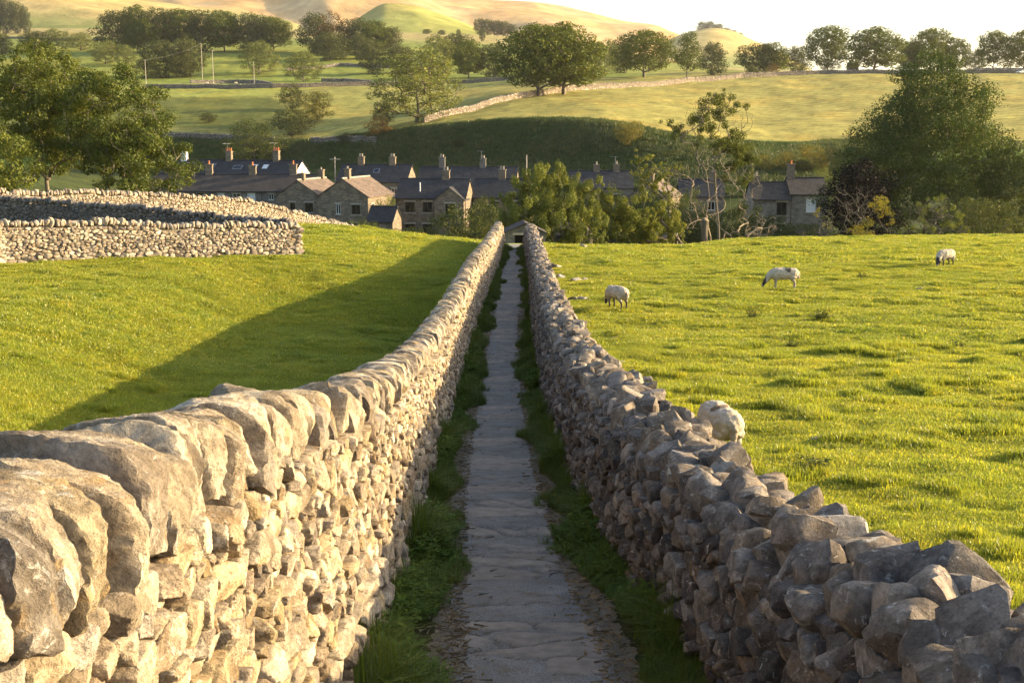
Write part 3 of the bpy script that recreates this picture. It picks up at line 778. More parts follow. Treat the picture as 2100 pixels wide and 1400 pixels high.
# ------------------------------------------------------------------ the lane: flags set in worn tarmac, chaff along the edges
def build_lane():
    rng = np.random.default_rng(4)
    ys = np.concatenate([np.linspace(-3, 5, 60)[:-1], np.geomspace(5, 81, 900)]); us = np.linspace(-1, 1, 73)
    Y, Uu = np.meshgrid(ys, us, indexing='ij')
    hw = 1.05 + 0 * Y; X = lane_c(np.clip(Y, -6, 75)) + Uu * hw
    # flagstone pattern: rough rows across the lane, each row one to three stones
    seeds = []; y = -3.0
    while y < 81:
        d = rng.uniform(.28, .62); k = rng.integers(1, 4); xs = np.sort(rng.uniform(-.55, .55, k)) if k > 1 else np.array([rng.uniform(-.25, .25)])
        for x in xs: seeds.append((x, y + rng.normal(0, .07), rng.random(), rng.uniform(.5, 1.0)))
        y += d
    seeds = np.array(seeds); xr = (X - lane_c(np.clip(Y, -6, 75))).ravel(); yr = Y.ravel()
    wx = .05 * vnoise(xr * 5, yr * 5, seed=2) + .02 * vnoise(xr * 14, yr * 14, seed=3); wy = .06 * vnoise(xr * 4, yr * 4, seed=6) + .025 * vnoise(xr * 13, yr * 13, seed=7)
    o = np.argsort(seeds[:, 1]); seeds = seeds[o]; i0 = np.searchsorted(seeds[:, 1], yr)
    best = np.full(len(xr), 9.); sec = np.full(len(xr), 9.); bi = np.zeros(len(xr), int)
    for dk in range(-7, 8):
        k = np.clip(i0 + dk, 0, len(seeds) - 1)
        d = np.hypot((xr + wx - seeds[k, 0]) * .52, (yr + wy - seeds[k, 1]) * 1.2)
        b = d < best; sec = np.where(b, best, np.minimum(sec, d)); bi = np.where(b, k, bi); best = np.where(b, d, best)
    edge = sec - best
    isflag = (seeds[bi, 2] < .46) & (np.abs(seeds[bi, 0]) < .5)
    seam = (1 - sstep(.004, .03, edge)) * (seeds[bi, 2] < .5)
    w = (.47 + .06 * vnoise(xr * 0 + 3, yr * .9, seed=13))
    inpath = 1 - sstep(w - .06, w + .12, np.abs(xr) + .07 * vnoise(xr * 3, yr * 3, seed=15))
    fl = isflag * sstep(.015, .05, edge) * (1 - sstep(w - .05, w + .05, np.abs(xr)))
    Z = lane_z(np.clip(Y, -20, 90)) + .004
    Z = Z.ravel() - .014 * seam + fl * (.009 + .02 * (seeds[bi, 3] - .7)) + .006 * fbm(xr * 9, yr * 9, seed=1, oct=3) * (1 - fl) + .008 * vnoise(xr * 1.3, yr * 1.3, seed=19) - .02 * (1 - inpath)
    me = raw_mesh('lane', np.stack([X.ravel(), yr, Z], -1), grid_faces(len(ys), len(us)), smooth=True, attrs={'flag': fl, 'path': inpath, 'tone': seeds[bi, 3], 'seam': seam})
    m, nt, b = nodemat('lane_surface'); P = wpos(nt)
    f = attr(nt, 'flag').outputs['Fac']; p = attr(nt, 'path').outputs['Fac']; tn = attr(nt, 'tone').outputs['Fac']
    n1 = noise_node(nt, P, 90, 5, .7); n2 = noise_node(nt, P, 7, 6, .65); n3 = noise_node(nt, P, 2.2, 5, .6)
    grav = ramp(nt, n1.outputs['Fac'], [(.3, (.07, .072, .070)), (.5, (.165, .168, .163)), (.72, (.34, .335, .32))])
    grav = mix(nt, 'MULTIPLY', 1.0, grav.outputs[0], ramp(nt, n3.outputs['Fac'], [(.3, g(.75)), (.7, g(1.3))]).outputs[0])
    flag = ramp(nt, tn, [(.5, (.21, .19, .165)), (.75, (.29, .26, .22)), (1, (.24, .225, .20))])
    flag = mix(nt, 'MULTIPLY', 1.0, flag.outputs[0], ramp(nt, n2.outputs['Fac'], [(.3, g(.6)), (.7, g(1.3))]).outputs[0])
    dirt = ramp(nt, n1.outputs['Fac'], [(.3, (.09, .072, .05)), (.6, (.20, .16, .105)), (.75, (.38, .30, .19))])
    c = mix(nt, 'MIX', f, grav, flag)
    c = mix(nt, 'MIX', mix(nt, 'MULTIPLY', 1.0, attr(nt, 'seam').outputs['Color'], ramp(nt, n2.outputs['Fac'], [(.42, g(0)), (.6, g(.8))]).outputs[0]), c, (.04, .038, .03))
    dm = ramp(nt, n2.outputs['Fac'], [(.52, g(0)), (.68, g(.75))])
    c = mix(nt, 'MIX', mix(nt, 'MULTIPLY', 1.0, dm.outputs[0], ramp(nt, f, [(0, g(1)), (1, g(.15))]).outputs[0]), c, dirt.outputs[0])
    c = mix(nt, 'MIX', p, dirt.outputs[0], c)
    L(nt, c, b.inputs['Base Color'])
    rr = ramp(nt, n2.outputs['Fac'], [(.3, g(.72)), (.7, g(.95))]); L(nt, rr.outputs[0], b.inputs['Roughness'])
    h1 = bump(nt, None, n2.outputs['Fac'], .6, .03); bump(nt, b, n1.outputs['Fac'], .9, .015, h1)
    struct('lane', me, m)
    # chaff: dry straws lying along the edges
    k = 9000; yy = rng.uniform(0, 1, k) ** 1.6 * 40 + 5; sd = rng.choice([-1, 1], k)
    xx = lane_c(yy) + sd * (.50 + np.abs(rng.normal(0, .14, k)) - .08) + rng.normal(0, .12, k) * (rng.random(k) < .25)
    xx = np.clip(xx, lane_c(yy) - .95, lane_c(yy) + .95); an = rng.uniform(0, math.pi, k); l = rng.uniform(.012, .05, k); ww = rng.uniform(.0008, .0018, k) * (1 + yy / 14)
    d = np.stack([np.cos(an), np.sin(an)], 1); pr = np.stack([-d[:, 1], d[:, 0]], 1); z = lane_z(yy) + .012 + rng.uniform(0, .015, k)
    c = np.stack([xx, yy], 1); V = np.zeros((k, 4, 3))
    for i, (a, bb) in enumerate(((-1, -1), (1, -1), (1, 1), (-1, 1))):
        V[:, i, :2] = c + d * (a * l)[:, None] + pr * (bb * ww)[:, None]; V[:, i, 2] = z + (a * rng.uniform(-.012, .012, k))
    me = raw_mesh('straw', V.reshape(-1, 3), np.arange(k * 4).reshape(-1, 4))
    tag(obj('straw', me, plain('dry_straw', (.20, .155, .09), .9, var=.4, scale=3)), 'dry chaff and straw scattered along both edges of the lane', 'straw', kind='stuff')
# ------------------------------------------------------------------ trees and bushes
BARK = {}
def bark(kind='grey'):
    if kind not in BARK:
        c = dict(grey=(.14, .115, .085), pale=(.25, .195, .13), dark=(.06, .05, .04))[kind]
        m, nt, b = nodemat(kind + '_bark'); tc = N(nt, 'ShaderNodeTexCoord')
        mp = N(nt, 'ShaderNodeMapping'); mp.inputs['Scale'].default_value = (1, 1, .25); L(nt, tc.outputs['Object'], mp.inputs['Vector'])
        n = noise_node(nt, mp.outputs[0], 7, 6, .7); r = ramp(nt, n.outputs['Fac'], [(.3, g(.55)), (.7, g(1.4))])
        L(nt, mix(nt, 'MULTIPLY', 1.0, c, r.outputs[0]), b.inputs['Base Color']); b.inputs['Roughness'].default_value = .95
        bump(nt, b, n.outputs['Fac'], .7, .05); BARK[kind] = m
    return BARK[kind]
LEAF = {}
def leaf(kind):
    if kind not in LEAF:
        c, t = dict(oak=((.098, .128, .022), .26), ash=((.092, .118, .020), .30), amber=((.175, .165, .034), .32), pale=((.150, .180, .050), .30), lime=((.068, .102, .023), .26),
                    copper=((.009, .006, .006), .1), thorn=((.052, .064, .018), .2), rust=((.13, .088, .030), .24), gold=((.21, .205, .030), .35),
                    dusky=((.070, .092, .028), .25), herb=((.090, .155, .024), .4), olive=((.140, .172, .034), .30), far=((.072, .090, .032), .22))[kind]
        LEAF[kind] = leaf_mat(kind + '_leaves', c, t)
    return LEAF[kind]

def skeleton(rng, targets, trunk, tip=.02, expo=2.2, sag=.12, wig=.10):
    """grow limbs from trunk nodes to target points; pipe-model radii. returns nodes, parent, radius"""
    P = [np.array(p, float) for p in trunk]; par = [-1] + list(range(len(trunk) - 1)); leafn = []
    order = np.argsort([np.linalg.norm(t - P[0]) + rng.normal(0, .4) for t in targets])
    for i in order:
        t = targets[i]; A = np.array(P); d = t - A; dist = np.linalg.norm(d, axis=1)
        cost = dist + 1.4 * np.maximum(0, A[:, 2] - t[2] + .25 * dist) + .06 * np.arange(len(A)) * 0
        cost[0] += 5; j = int(np.argmin(cost)); k = max(2, min(6, int(dist[j] / .7) + 1)); a = A[j]; prev = j
        n_ = rng.normal(0, wig * dist[j], 3)
        for q in range(1, k + 1):
            f = q / k; p = a + (t - a) * f + n_ * math.sin(f * math.pi) + np.array([0, 0, -sag * dist[j] * math.sin(f * math.pi) * (.5 if f < .5 else 1)])
            P.append(p); par.append(prev); prev = len(P) - 1
        leafn.append(prev)
    n = len(P); rad = np.zeros(n); has = np.zeros(n, bool)
    acc = np.zeros(n)
    for i in range(n - 1, -1, -1):
        r = max(tip, acc[i] ** (1 / expo)); rad[i] = r
        if par[i] >= 0: acc[par[i]] += r ** expo
    return np.array(P), par, rad
def limb_mesh(P, par, rad, n=6, flare=1.35):
    V, F = [], []; rings = {}
    ang = np.linspace(0, 2 * math.pi, n, endpoint=False)
    kids = {}
    for i, p in enumerate(par):
        if p >= 0: kids.setdefault(p, []).append(i)
    def ring(c, d, r):
        d = d / (np.linalg.norm(d) + 1e-9); a = np.cross(d, [0.31, .95, .1]); a /= np.linalg.norm(a) + 1e-9; b = np.cross(d, a)
        s = len(V); V.extend(c + r * (math.cos(t) * a + math.sin(t) * b) for t in ang); return s
    for i in range(1, len(P)):
        p = par[i]; d = P[i] - P[p]; d0 = P[p] - P[par[p]] if par[p] >= 0 else d
        r0 = min(rad[p], rad[i] * 1.5) if len(kids.get(p, [])) > 1 else rad[p]
        if p == 0: r0 *= flare
        a = ring(P[p], d + .6 * d0 * np.linalg.norm(d) / (np.linalg.norm(d0) + 1e-9), r0); nx = kids.get(i, [])
        d1 = (P[nx[0]] - P[i]) if nx else d
        b = ring(P[i], d + .6 * d1 * np.linalg.norm(d) / (np.linalg.norm(d1) + 1e-9), rad[i])
        for k in range(n):
            j = (k + 1) % n; F.append((a + k, a + j, b + j, b + k))
    return np.array(V), np.array(F)

def leaves(rng, C, Rr, per, size, flat=.75, droop=0.0, shell=.45, aspect=.55):
    """leaf blades spread through ellipsoidal clumps; C (n,3), Rr (n,)"""
    n = len(C); cnt = np.maximum(6, (per * (Rr / Rr.mean()) ** 2).astype(int)); idx = np.repeat(np.arange(n), cnt); m = len(idx)
    d = rng.normal(0, 1, (m, 3)); d /= np.linalg.norm(d, axis=1)[:, None]
    rr = rng.uniform(shell, 1.0, m) ** .6 * (1 + .22 * vnoise(d[:, 0] * 2.2 + idx * 3.1, d[:, 1] * 2.2, d[:, 2] * 2.2, seed=4))
    off = d * rr[:, None] * Rr[idx][:, None]; off[:, 2] *= flat; off[:, 2] -= droop * (off[:, 0] ** 2 + off[:, 1] ** 2) / Rr[idx]
    c = C[idx] + off
    nrm = d * 1.15 + rng.normal(0, .6, (m, 3)) + np.array([0, 0, .35]); nrm /= np.linalg.norm(nrm, axis=1)[:, None]
    t = rng.normal(0, 1, (m, 3)) + d * .6 + np.array([0, 0, -.35 - droop]); t -= nrm * (t * nrm).sum(1)[:, None]; t /= np.linalg.norm(t, axis=1)[:, None]
    b = np.cross(nrm, t); s = (size * rng.uniform(.6, 1.35, m))[:, None]
    V = np.stack([c - t * s * .5, c + b * s * aspect * .5 - t * s * .06 + nrm * s * .07, c + t * s * .55, c - b * s * aspect * .5 - t * s * .06 + nrm * s * .07], 1)
    tint = np.clip(rng.normal(.45, .2, m) + .10 * rng.normal(0, 1, n)[idx], 0, 1)
    return V.reshape(-1, 3), np.arange(m * 4).reshape(-1, 4), np.repeat(tint, 4)

def clumps(rng, n, env, rmin, rmax, core_=.35):
    """clump centres within an outline. env(dir-free unit sample)->accept/pos"""
    C = []
    tries = 0
    while len(C) < n and tries < n * 60:
        tries += 1
        p = env(rng)
        r = rng.uniform(rmin, rmax)
        if all(np.linalg.norm(p - q[0]) > .55 * (r + q[1]) for q in C) or tries > n * 30: C.append((p, r))
    return np.array([c[0] for c in C]), np.array([c[1] for c in C])
def ell(cx, cz, rx, rz, lo=-1.0, bias=.5, cy=0, ry=None):
    ry = ry or rx
    def f(rng):
        while True:
            d = rng.normal(0, 1, 3); d /= np.linalg.norm(d); r = rng.uniform(bias ** 3, 1) ** (1 / 3)
            if d[2] * r > lo: return np.array([cx + d[0] * r * rx, cy + d[1] * r * ry, cz + d[2] * r * rz])
    return f
def multi(*fs):
    def f(rng): return fs[rng.integers(len(fs))](rng)
    return f

def make_tree(name, seed, env, n, cr, per, size, leafk, trunk, barkk='grey', droop=0, flat=.75, tip=.018, sides=5, bare=0, shell=.45, sag=.10, wig=.1, crown='crown', loc=(0, 0, 0), both=False, aspect=.55):
    """trunk with limbs (thing's own part) and a crown of leaves"""
    rng = np.random.default_rng(seed); o = empty(name, loc)
    C, Rr = clumps(rng, n, env, *cr)
    tg = list(C)
    for c, r in zip(C, Rr):
        for _ in range(bare):
            d = rng.normal(0, 1, 3); d[2] = abs(d[2]) * .8; tg.append(c + d / np.linalg.norm(d) * r * rng.uniform(.5, 1.15))
    P, par, rad = skeleton(rng, tg, trunk, tip=tip, sag=sag, wig=wig)
    V, F = limb_mesh(P, par, rad, sides)
    obj('trunk', raw_mesh('trunk', V, F, smooth=True), bark(barkk), o)
    if per:
        V, F, t = leaves(rng, C, Rr, per, size, flat, droop, shell, aspect)
        obj(crown, raw_mesh(crown, V, F, attrs={'tint': t}), leaf(leafk), o)
    return o
def use(o, loc, label, cat='tree', group=None, rz=0, s=(1, 1, 1), name=None, first=None):
    """put a tree in place: the prototype itself the first time, a copy with copies of its parts after that"""
    if o.get('label'):
        c = copy_tree(o); c.pop('group', None)
    else: c = o
    c.location = loc; c.rotation_euler = (0, 0, rz); c.scale = s
    return tag(c, label, cat, group)
def px_m(Y): return Y / 2500 * 1.015
def loc_px(base, Y, items):
    """picture-scale outline of one tree -> metres about its own foot: (px, py, r) -> (x, y, z), r"""
    k = px_m(Y); bx, by = base
    rng = np.random.default_rng(int(bx))
    return [(((p - bx) * k, rng.normal(0, r * k * 1.1 + .35), (by - q) * k), r * k) for p, q, r in items]
def shaped(name, seed, base, Y, items, per, size, leafk, trunk_px, extra=(), barkk='grey', bare=0, tip=.02, sag=.08, wig=.12, flat=.85, droop=0, sub=1, crown='crown', sides=5, expo=2.2, shell=.3, spread=.55, rr=(.32, .62)):
    rng = np.random.default_rng(seed); k = px_m(Y); o = empty(name, spot(base[0], Y) - Vector((0, 0, .15)))
    C, Rr = [], []
    for c, r in loc_px(base, Y, items):
        for _ in range(sub):
            d = rng.normal(0, spread, 3) * (1, 1, .8) if sub > 1 else np.zeros(3)
            C.append(np.array(c) + d * r); Rr.append(r * (rng.uniform(*rr) if sub > 1 else 1))
    tg = [np.array(c) for c in C]
    for c, r in zip(C, Rr):
        for _ in range(bare):
            d = rng.normal(0, 1, 3); tg.append(c + d / np.linalg.norm(d) * r * rng.uniform(.5, 1.3))
    for c, r in loc_px(base, Y, extra):
        for _ in range(max(3, int(r / k * 1.0))):
            d = rng.normal(0, 1, 3); d[2] += .25; tg.append(np.array(c) + d / np.linalg.norm(d) * r * rng.uniform(.2, 1.0))
    tr = [((p - base[0]) * k, 0, (base[1] - q) * k) for p, q in trunk_px]
    P, par, rad = skeleton(rng, tg, tr, tip=tip, sag=sag, wig=wig, expo=expo)
    V, F = limb_mesh(P, par, rad, sides)
    obj('trunk', raw_mesh('trunk', V, F, smooth=True), bark(barkk), o)
    if per:
        V, F, t = leaves(rng, np.array(C), np.array(Rr), per, size, flat, droop, shell)
        obj(crown, raw_mesh(crown, V, F, attrs={'tint': t}), leaf(leafk), o)
    return o

def extent(o):
    """width and height of a tree above its foot"""
    me = [c for c in o.children if c.name.startswith('crown')][0].data; V = np.empty(len(me.vertices) * 3); me.vertices.foreach_get('co', V); V = V.reshape(-1, 3)
    q = np.percentile(V, (1, 99), axis=0); return ((q[1, 0] - q[0, 0]) + (q[1, 1] - q[0, 1])) / 2, np.percentile(V[:, 2], 99.5)
def fit(o, w, h):
    W, H = extent(o); return (w / W, w / W, h / H)
def plant():
    # ---------------- big trees at either side
    k = 1.0
    A = make_tree('broadleaf_tree', 101, multi(ell(-1.2, 8.0, 5.0, 4.4, bias=.5), ell(1.5, 6.6, 4.6, 4.2, bias=.5), ell(0, 9.2, 3.2, 3.2)), 185, (.5, 1.1), 250, .18, 'ash',
                  [(0, 0, -.5), (0, 0, .8), (-.1, .1, 2.0), (-.3, .1, 3.4), (-.2, 0, 5.0)], tip=.016, bare=1, sag=.04, wig=.13, shell=.3)
    use(A, spot(92, 101), 'tall leafy tree filling the top left corner above the stone walls', 'tree', 'leafy trees behind the upper left wall', s=fit(A, 10.6, 12.9))
    B = make_tree('broadleaf_tree', 107, multi(ell(0, 6.8, 3.9, 4.0, bias=.25), ell(1.7, 3.6, 3.9, 3.2, bias=.25)), 150, (.5, 1.05), 250, .18, 'ash',
                  [(0, 0, -.5), (.05, 0, .7), (.1, 0, 1.6), (.3, .1, 3.0), (.3, 0, 4.4)], tip=.016, bare=1, sag=.04, wig=.14, shell=.3)
    use(B, spot(243, 97), 'shorter leafy tree with fanning limbs beside the left terrace end', 'tree', 'leafy trees behind the upper left wall', s=fit(B, 8.4, 11.2))
    c = make_tree('broadleaf_tree', 111, ell(0, 3.4, 3.3, 3.2, bias=.2), 42, (.6, 1.1), 220, .2, 'olive', [(0, 0, -.4), (0, 0, .6), (.1, 0, 1.4), (0, 0, 2.4)], bare=1, shell=.3)
    use(c, spot(-10, 92), 'low leafy tree at the left edge, just above the wall', 'tree')
    D = make_tree('broadleaf_tree', 121, multi(ell(0, 5.6, 8.8, 5.2, bias=.45, ry=7), ell(.3, 9.4, 7.9, 4.6, bias=.45, ry=6.5), ell(.4, 12.6, 5.4, 3.7, bias=.35), ell(0, 15.3, 3.1, 3.2, bias=.25)), 300, (.8, 1.6), 330, .20, 'lime',
                  [(0, 0, -1), (0, 0, 1.5), (.1, 0, 3.5), (.3, 0, 6), (.6, 0, 9), (.9, 0, 12), (1, 0, 15)], tip=.02, droop=.22, flat=.85, sag=.12, shell=.35)
    use(D, spot(1905, 128) + Vector((0, 0, -.6)), 'huge dark green spreading tree rising above the right edge of the pasture', 'tree', s=fit(D, 16.9, 19.6))
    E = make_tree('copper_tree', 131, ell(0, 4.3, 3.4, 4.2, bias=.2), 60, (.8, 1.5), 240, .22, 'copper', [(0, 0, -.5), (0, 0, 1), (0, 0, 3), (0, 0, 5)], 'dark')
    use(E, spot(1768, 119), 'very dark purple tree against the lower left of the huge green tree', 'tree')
    d = make_tree('broadleaf_tree', 141, ell(0, 5, 3.4, 5, bias=.3), 60, (.8, 1.5), 200, .24, 'dusky', [(0, 0, -.5), (0, 0, 2), (0, 0, 4)], droop=.1)
    use(d, spot(2095, 122), 'dark leafy tree cut by the right edge beside the huge tree', 'tree')
    d = make_tree('dark_bush', 143, ell(0, 2.2, 3.6, 2.2, lo=-.6, bias=.2), 40, (.7, 1.2), 170, .2, 'dusky', [(0, 0, -.5), (0, 0, 1)])
    use(d, spot(2030, 112), 'dark bush under the right side of the huge tree', 'bush', 'dark bushes along the pasture edge')
    use(d, spot(1660, 118), 'dark low bush in front of the two right cottages', 'bush', 'dark bushes along the pasture edge', rz=1.1, s=(.8, .8, .55))
    use(d, spot(1265, 116), 'dark bush right of the willow, behind the leaning ash', 'bush', 'dark bushes along the pasture edge', rz=2.0, s=(.9, .9, .95))
    use(d, spot(1585, 128), 'dark bush left of the right cottages behind the dead trees', 'bush', 'dark bushes along the pasture edge', rz=3.3, s=(.7, .7, .75))
    use(d, spot(1345, 118), 'dark bush behind the leaning tree, between it and the brown-roofed house', 'bush', 'dark bushes along the pasture edge', rz=.6, s=(1.0, 1.0, 1.15))
    use(d, spot(1210, 120), 'dark bush behind the right edge of the big olive bush', 'bush', 'dark bushes along the pasture edge', rz=5.2, s=(.9, .9, 1.2))
    use(d, spot(1480, 118), 'dark bush behind the pale crooked trunk', 'bush', 'dark bushes along the pasture edge', rz=2.6, s=(.75, .75, .9))
    use(d, spot(1425, 124), 'dark bush behind the dead pale trees', 'bush', 'dark bushes along the pasture edge', rz=4.1, s=(.9, .9, .9))
    # ---------------- half-dead and dead trees at the pasture edge
    o = shaped('ash_tree', 151, (1482, 500), 110, [(1455, 200, 20), (1440, 228, 15), (1476, 232, 20), (1505, 212, 17), (1520, 205, 11), (1385, 256, 17), (1378, 240, 11), (1402, 264, 9),
               (1500, 265, 24), (1524, 288, 27), (1510, 318, 28), (1536, 328, 22), (1490, 296, 18), (1458, 262, 13), (1432, 282, 8), (1465, 186, 12), (1452, 235, 24), (1462, 214, 20), (1448, 262, 18), (1466, 290, 16), (1540, 350, 18), (1500, 345, 20), (1520, 305, 30), (1512, 285, 24)], 120, .14, 'ash',
               [(1482, 512), (1478, 440), (1470, 380), (1466, 320), (1460, 280), (1458, 240)], extra=[(1430, 225, 40), (1480, 215, 40), (1400, 262, 30), (1450, 330, 34), (1520, 240, 30), (1440, 205, 30), (1460, 250, 40), (1420, 240, 34), (1490, 280, 34), (1470, 200, 30)], sub=6, bare=1, tip=.010, expo=2.4)
    tag(o, 'tall half-dead tree with sparse tufts of leaves and bare upper twigs', 'tree')
    o = shaped('dead_tree', 157, (1462, 500), 104, [], 0, .1, 'ash', [(1466, 510), (1462, 470), (1452, 430), (1458, 390), (1452, 350)],
               extra=[(1430, 345, 36), (1478, 350, 34), (1412, 400, 28), (1440, 420, 34), (1490, 395, 24), (1452, 310, 26), (1410, 440, 22), (1395, 345, 20)], barkk='pale', tip=.009, sag=-.03, wig=.09, expo=2.3)
    tag(o, 'dead tree with pale tangled bare branches, left one of the dead pair', 'tree', 'pale dead trees at the pasture edge')
    o = shaped('dead_tree', 163, (1484, 500), 101, [], 0, .1, 'ash', [(1482, 510), (1492, 470), (1504, 440), (1500, 400), (1506, 372)],
               extra=[(1530, 355, 30), (1500, 345, 26), (1540, 395, 26), (1535, 440, 30), (1560, 465, 24), (1475, 440, 18), (1510, 470, 22), (1495, 318, 20)], barkk='pale', tip=.009, sag=-.03, wig=.10, expo=2.25)
    tag(o, 'dead tree with a pale crooked trunk bending to the right', 'tree', 'pale dead trees at the pasture edge')
    o = shaped('dead_shrub', 167, (1560, 492), 97, [], 0, .1, 'ash', [(1558, 498), (1562, 482)], extra=[(1580, 462, 30), (1548, 470, 18), (1602, 470, 16), (1535, 480, 18), (1560, 450, 20)], barkk='pale', tip=.014, wig=.3, expo=2.0, sag=-.05)
    tag(o, 'low leafless shrub with pale twigs right of the dead trees', 'shrub', 'leafless shrubs on the pasture edge')
    # broken trunk with a pale snapped top
    st = empty('tree_stump', spot(1449, 100), 0, 'broken hollow trunk with a pale snapped top beside the dead trees', 'tree stump')
    MB().tube([(0, 0, -.3), (.05, 0, .8), (0, 0, 1.7), (.05, 0, 2.3)], [.36, .26, .28, .34], 9).build('trunk', bark('grey'), st, True)
    MB().tube([(0.05, 0, 2.3), (.12, 0, 2.42), (.16, 0, 2.5)], [(.37, .32), (.28, .24), (.08, .08)], 9).build('snapped_top', bark('pale'), st, True)
    o = shaped('ash_tree', 173, (1412, 508), 98, [(1318, 325, 14), (1350, 345, 15), (1302, 352, 9), (1330, 366, 17), (1362, 350, 9), (1290, 420, 30), (1328, 425, 28), (1368, 440, 28), (1308, 462, 34), (1256, 440, 24),
               (1378, 474, 26), (1396, 342, 8), (1270, 480, 26), (1330, 490, 26), (1240, 400, 18), (1345, 385, 18), (1400, 455, 16), (1285, 445, 30), (1350, 460, 28), (1262, 410, 20), (1392, 495, 18)], 120, .12, 'olive',
               [(1418, 512), (1392, 480), (1360, 446), (1330, 425), (1312, 395), (1322, 350)], sub=18, bare=1, tip=.010, expo=2.4, flat=1.05, spread=.8, rr=(.18, .40), extra=[(1330, 345, 26), (1388, 350, 16)])
    tag(o, 'leaning tree with olive leaves and a slanting trunk, right of the lane end', 'tree')
    o = shaped('willow_bush', 179, (1128, 500), 93, [(1060, 440, 26), (1085, 395, 30), (1115, 365, 24), (1145, 360, 20), (1170, 395, 32), (1195, 380, 20), (1120, 420, 36), (1155, 440, 34), (1090, 460, 30), (1190, 440, 32),
               (1215, 420, 20), (1130, 475, 30), (1180, 480, 26), (1060, 480, 18), (1040, 450, 14), (1110, 345, 10), (1225, 460, 16), (1050, 410, 18), (1105, 490, 20), (1120, 500, 18), (1085, 490, 18), (1150, 498, 18), (1140, 400, 30)], 150, .12, 'olive',
               [(1128, 508), (1128, 490)], sub=22, bare=1, tip=.009, flat=1.5, expo=2.4, spread=.75, rr=(.16, .38))
    tag(o, 'large rounded olive-green bush just right of the lane end', 'bush')
    o = shaped('yellowing_bush', 181, (1762, 490), 99, [(1768, 464, 22), (1788, 476, 20), (1808, 420, 16), (1824, 434, 14), (1838, 456, 10), (1750, 476, 12), (1690, 436, 8), (1700, 460, 8), (1790, 415, 12)], 42, .13, 'gold',
               [(1762, 498), (1764, 480)], extra=[(1735, 420, 34), (1775, 415, 30), (1800, 425, 28), (1715, 445, 24), (1760, 440, 34), (1825, 470, 20), (1740, 395, 24), (1770, 390, 24), (1750, 430, 34), (1780, 445, 34)], sub=6, tip=.009, wig=.12, expo=2.25, sag=-.03)
    tag(o, 'mostly bare bush with bright yellow leaves low down', 'bush', 'leafless shrubs on the pasture edge')
    o = shaped('twiggy_bush', 187, (1930, 488), 98, [(1935, 430, 12), (1900, 450, 12), (1960, 460, 14), (1925, 470, 14), (1980, 470, 12), (1880, 470, 14), (1932, 408, 12), (1960, 435, 16), (1905, 425, 14)], 50, .12, 'olive',
               [(1930, 496), (1931, 482)], extra=[(1885, 440, 26), (1920, 425, 28), (1955, 435, 30), (1985, 460, 22), (1900, 465, 24), (1865, 420, 18), (1940, 450, 40), (1900, 430, 34)], sub=5, tip=.009, wig=.12, expo=2.25, sag=-.03)
    tag(o, 'grey-green twiggy bush below the huge tree at the pasture edge', 'bush', 'leafless shrubs on the pasture edge')
    o = shaped('twiggy_bush', 191, (1690, 490), 98, [(1690, 440, 7), (1672, 470, 8)], 60, .11, 'dusky', [(1692, 496), (1694, 480)], extra=[(1678, 455, 22), (1705, 465, 16), (1660, 478, 14)], tip=.012, wig=.24, expo=2.0, sag=-.03)
    tag(o, 'small bare shrub in front of the rightmost cottage', 'shrub', 'leafless shrubs on the pasture edge')
    # ---------------- bushes and garden trees about the village
    bush = make_tree('garden_bush', 201, ell(0, 1.5, 1.9, 1.5, lo=-.7, bias=.2), 26, (.4, .75), 170, .13, 'dusky', [(0, 0, -.3), (0, 0, .7)], tip=.012, shell=.3)
    bush2 = make_tree('garden_bush', 203, ell(0, 1.7, 1.5, 1.8, lo=-.75, bias=.2), 24, (.35, .65), 120, .12, 'olive', [(0, 0, -.3), (0, 0, .8)], tip=.012, bare=1, shell=.3)
    for pr, px, Y, w, h, lab in (
        (bush, 945, 98, 1.15, 1.25, 'dark rounded bush just left of the lane wall end'), (bush, 985, 103, .8, 1.5, 'narrow dark bush against the end of the left lane wall'),
        (bush, 880, 118, .9, .8, 'low dark bush under the middle house windows'), (bush, 845, 126, .9, .75, 'low green bush at the foot of the house with two upper windows'),
        (bush, 735, 128, 1.2, 1.0, 'dark bush between the gabled house and its outbuilding'), (bush, 800, 124, 1.0, .7, 'low dark bush in front of the dark-roofed outbuilding'),
        (bush, 1035, 108, 1.1, 1.6, 'dark bush behind the little barn at the lane end'),
        (bush2, 1250, 126, 1.4, 1.9, 'olive bush behind the gap between the big olive bush and the leaning tree'), (bush, 1352, 132, 1.6, 2.1, 'dark bush in front of the brown-roofed house by the leaning tree'),
        (bush2, 1418, 130, 1.3, 1.9, 'olive bush in front of the grey house behind the dead trees'), (bush, 1535, 132, 1.3, 1.6, 'dark bush at the left end of the lower grey cottage'),
        (bush2, 792, 150, 1.0, 1.5, 'yellow-green garden tree between two gabled houses'), (bush2, 1000, 122, 1.0, 1.35, 'yellow-tinged shrub behind the left lane wall end'),
        (bush2, 670, 192, 1.1, 1.4, 'small bright garden tree behind the brown-roofed houses'), (bush2, 1690, 215, 1.2, 1.0, 'pale garden bush behind the right cottages')):
        use(pr, spot(px, Y) - Vector((0, 0, .2)), lab, 'bush', 'bushes around the village', rz=px * .37, s=(w, w, h))
    # ---------------- hedgerow and field trees across the valley
    oak = make_tree('field_tree', 301, multi(ell(0, 5.5, 4.8, 4.6, lo=-.78, bias=.45), ell(.8, 7.2, 3.2, 2.9, bias=.3)), 95, (.8, 1.5), 140, .30, 'oak', [(0, 0, -.6), (0, 0, 1.2), (0, .1, 2.6), (.1, 0, 4.2), (0, 0, 6)], tip=.035, sides=4)
